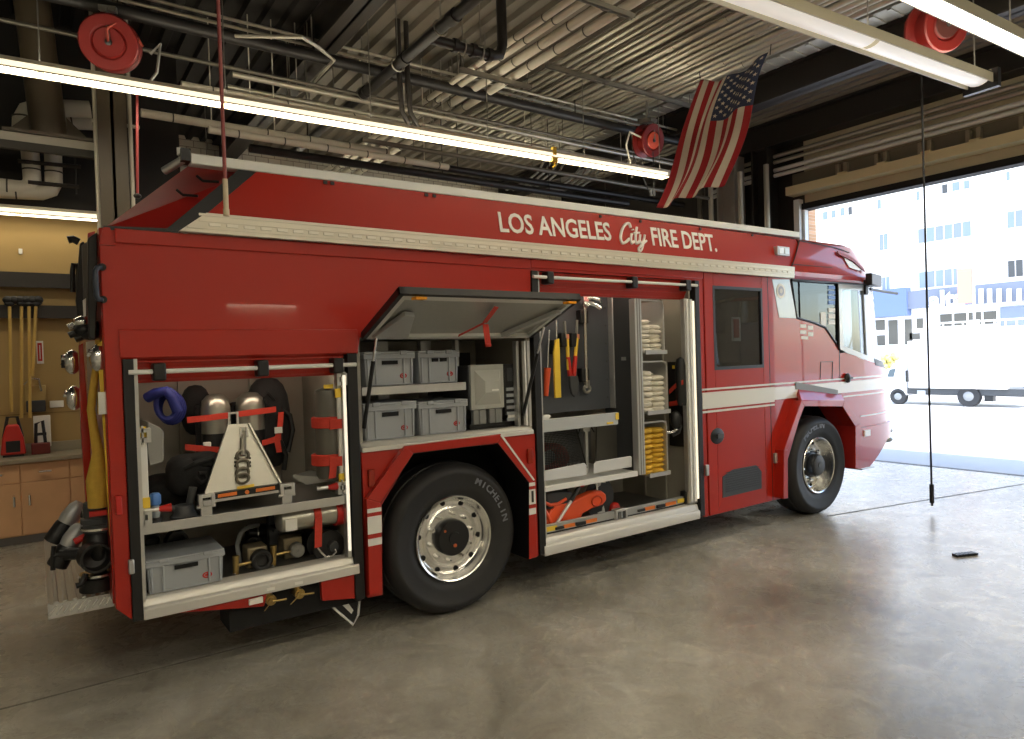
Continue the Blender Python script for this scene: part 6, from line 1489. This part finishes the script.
t, c, A = reel('large red hose reel at the upper left above the truck', AZ(111,44,4.86), .25, (-.28,-1,-.3), REELR, .22)
s = Vector((1,-.25,0)).normalized()
m = MB(); m.tube([c+A*.14, c+A*.16+Vector((0,0,.12)), c+A*.16+s*.1+Vector((0,0,.2)), c+A*.13+s*.2+Vector((0,0,.13)), c+A*.08+s*.28+Vector((0,0,.0))], .012, n=8); part(m,'feed_hose',mat('hose_rust',(150,60,44),.5),t)
m = MB(); m.tube([c+s*.33+Vector((0,0,-.05)), c+s*.42+Vector((0,0,.06)), c+s*.38+Vector((0,0,-.22)), c+s*.3+Vector((0,0,-.34))], .014, n=8); part(m,'guide_arm',STEEL,t)
a = AY(137,84,3.2); b = AY(137.5,196,3.2); m = MB(); m.cyl(a,b,.012,n=8); m.m(1).sph(b,(.035,.035,.025)).m(0); 
solo(m,'hanging_hose',[mat('pink_red_cord',(150,52,50),.5),BLACK],'thin red cord hanging from the large red reel behind the roof corner','cord')
t, c, A = reel('orange cord reel hanging left of the flag', AZ(648,141,4.9), .235, (.05,-1,-.2), REELR, .2, face=REELO)
m = MB(); m.tube([c+Vector((-.15,-.05,.0)), c+Vector((-.42,-.05,.05)), c+Vector((-.5,-.05,-.15)), c+Vector((-.42,-.05,-.42)), c+Vector((-.4,-.05,-.6))], .014, n=8); part(m,'supply_cable',PEARL,t)
for k,(a,b) in enumerate([((633,155),(651,196)),((653,152),(654,196))]):
    m = MB(); m.cyl(AY(*a,c.y-.1), AY(*b,c.y-.1), .009, n=6); m.m(1).cyl(AY(b[0],b[1]-6,c.y-.1), AY(*b,c.y-.1), .02, n=8)
    solo(m,'hanging_cable',[BLACK,DGREY],['black cord slanting down from the orange reel','black cord hanging straight down from the orange reel'][k],'cord')
t, c, A = reel('red and orange cord reel partly hidden by the bright strip light', AZ(936,27,4.95), .26, (-.4,-1,-.25), REELR, .26, face=mat('reel_dark',(70,24,18),.5))
p = AY(920,24,-.72); q = AY(932,503,-.72); n = 12; m = MB(); P = [Vector(p).lerp(Vector(q),k/n)+Vector((0.0,0,0)) for k in range(n+1)]
m.tube(P,.011,n=8); m.m(1).cyl(Vector(q)+Vector((0,0,.2)),q,.022,n=10).cyl(q,Vector(q)+Vector((0,0,-.03)),.012,n=8); s_ = AY(921.5,62,-.72); m.sph(s_,(.05,.05,.05))
solo(m,'drop_cord',[BLACK,BLACK],'long black cord with a connector hanging by the bay door','cord')
p = Vector(AY(218,-2,-1.0)); q = Vector(AY(226.5,216,-1.0)); d = (p-q).normalized(); r_ = q+(p-q)*.17; m = MB(); m.cyl(r_, p+d*((ZC-.07-p.z)/d.z), .008, n=10); m.m(1).cyl(q, r_, .011, n=10).cyl(q, q+d*.03, .013, n=10)
solo(m,'hanging_rod',[mat('dull_red_rod',(132,54,50),.45),mat('pale_ferrule',(196,180,150),.4)],'dull red rod with a pale end hanging before the rear roof corner','rod')

# ------------------------------------------------------------------ flag
FR, FW, FB = mat('flag_red',(168,34,40),.8,noise=.1,nscale=20), mat('flag_white',(226,214,196),.8,noise=.05,nscale=20), mat('flag_blue',(52,60,88),.8,noise=.1,nscale=20)
TL, TR = Vector(AX(703,83,5.0)), Vector(AX(770,55,5.0)); BL, BR = Vector(AY(656,207.5,TL.y+.02)), Vector(AY(722.5,182.5,TR.y+.02))
t = thing('flag', 'red white and blue striped flag with stars hanging from the ceiling', 'flag', tuple((BL+BR)/2), )
nrm_ = (TR-TL).cross(BL-TL).normalized()
if nrm_.dot(CAM-TL) < 0: nrm_ = -nrm_
def fpos(u, v, o=0.):
    top = TL.lerp(TR, u); bot = BL.lerp(BR, u); p = top.lerp(bot, v)
    sag = .16*sin(pi*u)**1.0*(1-v)**2
    p = p+(BL-TL).normalized()*sag*.9
    p = p+(TR-TL).normalized()*.015*sin(v*9+u*3)
    return p+nrm_*(.045*sin(u*15+v*2.2+.6)*(.6+.4*v)+.05*sin(v*5+1)+o)
NU, NV = 52, 40; m = MB(); base = len(m.v)
m.v = [fpos(i/NU, j/NV) for j in range(NV+1) for i in range(NU+1)]
for j in range(NV):
    for i in range(NU):
        st_ = i//4; cant = i >= 24 and j < 16
        m.f.append((j*(NU+1)+i, j*(NU+1)+i+1, (j+1)*(NU+1)+i+1, (j+1)*(NU+1)+i)); m.mi.append(2 if cant else (0 if st_ % 2 == 0 else 1))
part(m,'cloth',[FR,FW,FB],t,smooth=80,solid=.003)
m = MB()
for r in range(9):
    for c_ in range(6 if r % 2 == 0 else 5):
        u0 = 24/52+(28/52)*((r+.8)/9.6); v0 = .4*((c_+(.55 if r % 2 == 0 else 1.05))/6.1); pts = []
        for k in range(10):
            rr = .028 if k % 2 == 0 else .012; an = pi/2+k*pi/5; pts.append(fpos(u0+rr*cos(an)/1.0, v0-rr*sin(an)/1.62, .004))
        m.add(pts+[fpos(u0,v0,.005)], [(k,(k+1)%10,10) for k in range(10)])
part(m,'stars',FW,t,smooth=0)
m = MB(); m.cyl(TR, TR+Vector((.02,-.04,ZC-TR.z-.05)), .006, n=6); m.cyl(fpos(0,0), fpos(0,0)+Vector((0,.05,ZC-TL.z-.05)), .006, n=6)
part(m,'hanging_line',BLACK,t)

# floor litter
p = AZ(964,555.5,0); m = MB()
for k in range(7): m.obox((p.x+.028*k-.08, p.y-.012*k+.03, .011), (.02,.06,.02), (0,0,RAD(-25)))
m.obox((p.x,p.y-.005,.006),(.2,.05,.01),(0,0,RAD(-25)))
solo(m,'rubber_scrap',BLACK,'small ribbed black rubber scrap lying on the bare floor','scrap')

# ------------------------------------------------------------------ outside
def pave_z(x): 
    P = [(8.39,0.),(12,-.12),(22,-.6),(28,-.8),(36,-.8),(60,-.6)]
    for i in range(len(P)-1):
        if x <= P[i+1][0]: return P[i][1]+(P[i+1][1]-P[i][1])*(x-P[i][0])/(P[i+1][0]-P[i][0])
    return -.6
m = MB(); xs_ = [8.39,12,22,28,36,60]; m.grid([[Vector((x,y,pave_z(x))) for x in xs_] for y in (-60,80)]); m.grid([[Vector((x,y,pave_z(x)-.2)) for x in xs_] for y in (-60,80)])
struct(m,'ground_outside',PAVE,'pale sunlit concrete apron and street outside the bay door',smooth=0)
yp = AX(816,225,XF+.55).y; struct(MB().box(XF+.32, XF+.55, yp, OPL+1.5, -.1, 5.6), 'wall_pier', brick_mat('orange_brick',(206,150,106),(226,176,132),(222,206,184),4.5,'YZ'), 'orange brick pier just outside the bay door', smooth=0)
XB = 40.
t = thing('apartment_block', 'white apartment block with blue shopfront band across the street', 'building', (XB,14,-.7))
part(MB().box(XB,XB+10,-15,50,-1,4.2).box(XB,XB+10,-15,50,4.2,16.5), 'facade', mat('white_render',(238,238,236),.8), t, smooth=0)
WB, WD, WF = mat('sky_pane',(112,126,148),.3,spec=.2), mat('dark_pane',(70,72,74),.3,spec=.2), mat('white_frame',(240,240,240),.5)
def bwin(x0, y0, x1, y1, m_=WB, n=1, off=.06):
    a = AX(x0,y0,XB-off); b = AX(x1,y1,XB-off); c_ = AX(x1, y0, XB-off)
    yl, yr, zt_, zb = a.y, b.y, a.z, AX(x0,y1,XB-off).z
    o = part(MB().box(XB-off,XB,yr,yl,zb,zt_), 'window', WF, t)
    for k in range(n):
        w = (yl-yr)/n; g = .07*w if n > 1 else .06*w
        mm = mat('grey_pane',(112,122,136),.3,spec=.2) if m_ == 'mix' and k % 2 else (WB if m_ == 'mix' else m_)
        part(MB().box(XB-off-.02,XB-off+.0,yr+w*k+g,yr+w*(k+1)-g,zb+.08,zt_-.08), 'pane', mm, o)
for w in [(822.6,211,828,221.5,WB),(831,209.5,836,219.5,WB),(840,207,845,217.5,WB),(848,206,852.5,216.5,WD),(877.4,198.5,881.5,210.5,WB),(916.4,190,919.8,202,WB),(941.7,183.6,948,195.3,WD),(951.7,181.5,960.3,193,WB),(963.6,179.5,970,190.8,WB),(1006,170.5,1010.4,182.5,WB),
          (879,233.5,888.4,252,'mix',2),(917.5,228,972,245,'mix',6),(1006.7,210.5,1032,230,'mix',3),(881.7,276,890.4,291,'mix',2),(918.5,271,962,289.7,'mix',5),(1007.4,259.5,1032,279,WD,3)]: bwin(*w)
# shopfront band, letters, lower windows
def band(x0, ya, yb, x1, m_, off, nm):
    a = AX(x0,ya,XB-off); b = AX(x0,yb,XB-off); c_ = AX(x1,ya,XB-off); return part(MB().box(XB-off,XB,c_.y,a.y,b.z,a.z), nm, m_, t, smooth=0)
band(868,291,318,906,mat('blue_band',(88,106,146),.6),.6,'shopfront_band'); band(906,291.5,309,1034,mat('slate_band',(100,108,124),.6),.4,'shopfront_band')
for x0,y0,x1,y1,n in [(873,319,886,332,1),(887.5,319,899,346,1),(904,318,913,346,1),(916,317,924,330,1),(939,313,998,328,4),(876,334,886,347,1),(909,332,921,341,1)]: bwin(x0,y0,x1,y1,mat('shop_pane',(84,82,76),.3,spec=.2),n,.12)
band(1000,307,326,1034,mat('grey_shutter',(108,118,134),.6),.2,'shutter_door')
a = AX(929.5,308,XB-.62); b = AX(965,304.5,XB-.62); w_ = a.y-b.y; h_ = AX(940,290,XB-.62).z-AX(940,307.5,XB-.62).z
g = text_mb('alta', h_*.94, w_, offset=.035, extrude=.01)
g.v = [Vector((XB-.66+p.y, a.y-p.x, a.z+p.z)) for p in g.v]; part(g,'sign_letters',MATTW,t,smooth=0)
m = MB()
for px in (979,987.5,997,1007,1017): p = AX(px,289,XB-.6); q = AX(px+4.5,303,XB-.6); m.box(XB-.66,XB-.58,q.y,p.y,q.z,p.z)
part(m,'white_sign_bar',MATTW,t)
m = MB(); a = AX(924,326,XB-4); b = AX(1040,321,XB-4)
for k in range(12): y = a.y-(a.y-b.y)*k/11; m.box(XB-4.02,XB-3.98,y-.03,y+.03,a.z-1.0,a.z+.12)
m.box(XB-4.03,XB-3.97,b.y,a.y,a.z+.06,a.z+.14); m.box(XB-4.03,XB-3.97,b.y,a.y,a.z-.5,a.z-.44); m.box(XB-4.1,XB-.75,b.y-2,a.y+8,-.75,a.z-1.0)
solo(m,'terrace_railing',mat('white_rail',(236,236,236),.5),'white railing on a terrace in front of the shop windows','railing',smooth=0)
p = AX(974.5,330,33); m = MB(); q = AX(973.5,236,33); m.cyl((33,p.y,pave_z(33)),(33,p.y,q.z),.05,n=10); m.m(1).box(32.97,33.03,p.y+.06,p.y+.66,AX(970,303,33).z,AX(970,268,33).z); m.m(0).box(32.96,33.04,p.y-.06,p.y+.68,AX(970,267.5,33).z,AX(970,266,33).z); m.m(0).box(32.9,33.1,p.y-.18,p.y+.18,AX(974,334,33).z,AX(974,320,33).z)
solo(m,'banner_pole',[mat('white_pole',(220,220,220),.5),mat('salmon_banner',(204,136,118),.7)],'slim street pole with a salmon banner before the white block','pole')
# white box truck
XT = 29.; g0 = AX(896,403,XT); zg = pave_z(30.)
t = thing('box_truck', 'white box truck parked across the street', 'truck', (XT+1.1, AX(950,400,XT).y, zg))
WT = mat('truck_white',(236,236,236),.4)
a = AX(907,344,XT); b = AX(1007,387,XT); c_ = AX(907,388,XT)
part(MB().box(XT,XT+2.2,b.y,a.y,c_.z,AX(955,339.5,XT).z), 'cargo_box', WT, t, bevel=.04)
cabp = [AX(*q,XT) for q in ((883,395),(905.5,396),(905.5,363),(893,363.5),(886,372),(883,384))]
part(MB().prism([(p.y,p.z) for p in cabp], XT+.08, XT+2.1, axis=0), 'truck_cab', WT, t, bevel=.05)
cw = [AX(*q,XT) for q in ((886.5,377),(893,377),(895,368.5),(889,369.5))]; part(MB().prism([(p.y,p.z) for p in cw], XT+.05, XT+.09, axis=0), 'cab_window', mat('dark_pane2',(70,84,92),.2), t)
m = MB(); a = AX(905,388,XT); b = AX(1024,398,XT); m.box(XT+.15,XT+1.9,b.y,a.y,AX(950,395,XT).z,AX(950,388.5,XT).z); fr = part(m,'chassis',DGREY,t)
part(MB().box(XT+.1,XT+.4,AX(924,390,XT).y,AX(916,390,XT).y,AX(920,396,XT).z,AX(920,390.5,XT).z),'battery_box',LGREY,fr)
part(MB().box(XT+.2,XT+1.8,AX(1024,390,XT).y,AX(1006,390,XT).y,AX(1010,390,XT).z,AX(1010,387,XT).z),'tail_lift',GREY,fr)
for px, lab in ((897,0),(967.5,0)):
    p = AX(px,396.5,XT); r_ = p.z-zg; r_ = max(.36,min(.5,r_))
    o = part(MB().lathe([(r_*.6,-.12),(r_*.95,-.13),(r_,-.08),(r_,.08),(r_*.95,.13),(r_*.6,.12)], (XT+.2,p.y,zg+r_), (-1,0,0), n=28), 'wheel', RUBBER, t)
    part(MB().lathe([(r_*.45,.12),(r_*.4,.132),(r_*.2,.15),(.0,.15)], (XT+.2,p.y,zg+r_), (-1,0,0), n=20), 'hubcap', GREY, o)
m = MB(); a = AX(982,391,XT); b = AX(991,402,XT); m.box(XT+.2,XT+.5,b.y,a.y,b.z,a.z); part(m,'mud_flap',BLACK,t)
m = MB(); p = AX(906.5,375,XT-.1); m.box(XT-.1,XT+.05,p.y-.05,p.y+.05,p.z-.3,p.z+.2); part(m,'mirror',BLACK,t)
# shrubs behind it
m = MB(); p = AX(884,362,33)
for k in range(40): q = p+Vector((random.uniform(-.4,.4),random.uniform(-.6,.6),random.uniform(-.3,.35))); m.sph(q,random.uniform(.08,.2),n=7,m=5)
m.cyl((p.x,p.y,pave_z(33)),(p.x,p.y,p.z),.05)
solo(m,'street_shrub',mat('yellow_green_leaf',(190,180,110),.7,noise=.2),'small yellow-green shrub behind the white box truck cab','shrub')

# ------------------------------------------------------------------ light
w = bpy.data.worlds.new('sky'); SC.world = w; w.use_nodes = True; nt = w.node_tree
bg = nt.nodes['Background']; sk = nt.nodes.new('ShaderNodeTexSky'); sk.sky_type = 'NISHITA'; sk.sun_disc = False; sk.sun_elevation = RAD(48); sk.sun_rotation = RAD(235); sk.altitude = 50
nt.links.new(sk.outputs[0], bg.inputs[0]); bg.inputs[1].default_value = SKY_STRENGTH
su = bpy.data.lights.new('sun', 'SUN'); su.energy = SUN_STRENGTH; su.angle = RAD(.6); su.color = (1,.95,.86); so = bpy.data.objects.new('sun', su); COL.objects.link(so)
so.rotation_euler = Vector((.2,.5,-.84)).to_track_quat('-Z','Y').to_euler(); so.location = (0,0,20)

# ------------------------------------------------------------------ camera and view
cd_ = bpy.data.cameras.new('camera'); co = bpy.data.objects.new('camera', cd_); COL.objects.link(co); SC.camera = co
cd_.sensor_fit = 'HORIZONTAL'; cd_.sensor_width = 36; cd_.lens = FL/1024*36; cd_.clip_start = .05; cd_.clip_end = 300
Mx = Matrix((( _r.x,_u.x,-_f.x,CAM.x),(_r.y,_u.y,-_f.y,CAM.y),(_r.z,_u.z,-_f.z,CAM.z),(0,0,0,1))); co.matrix_world = Mx
SC.view_settings.view_transform = 'Standard'; SC.view_settings.look = 'None'; SC.view_settings.gamma = 1; SC.view_settings.use_curve_mapping = False
SC.view_settings.exposure = EXPO
try:
    SC.cycles.use_denoising = True; SC.cycles.max_bounces = 10; SC.cycles.diffuse_bounces = 5; SC.cycles.sample_clamp_indirect = 6
except Exception: pass
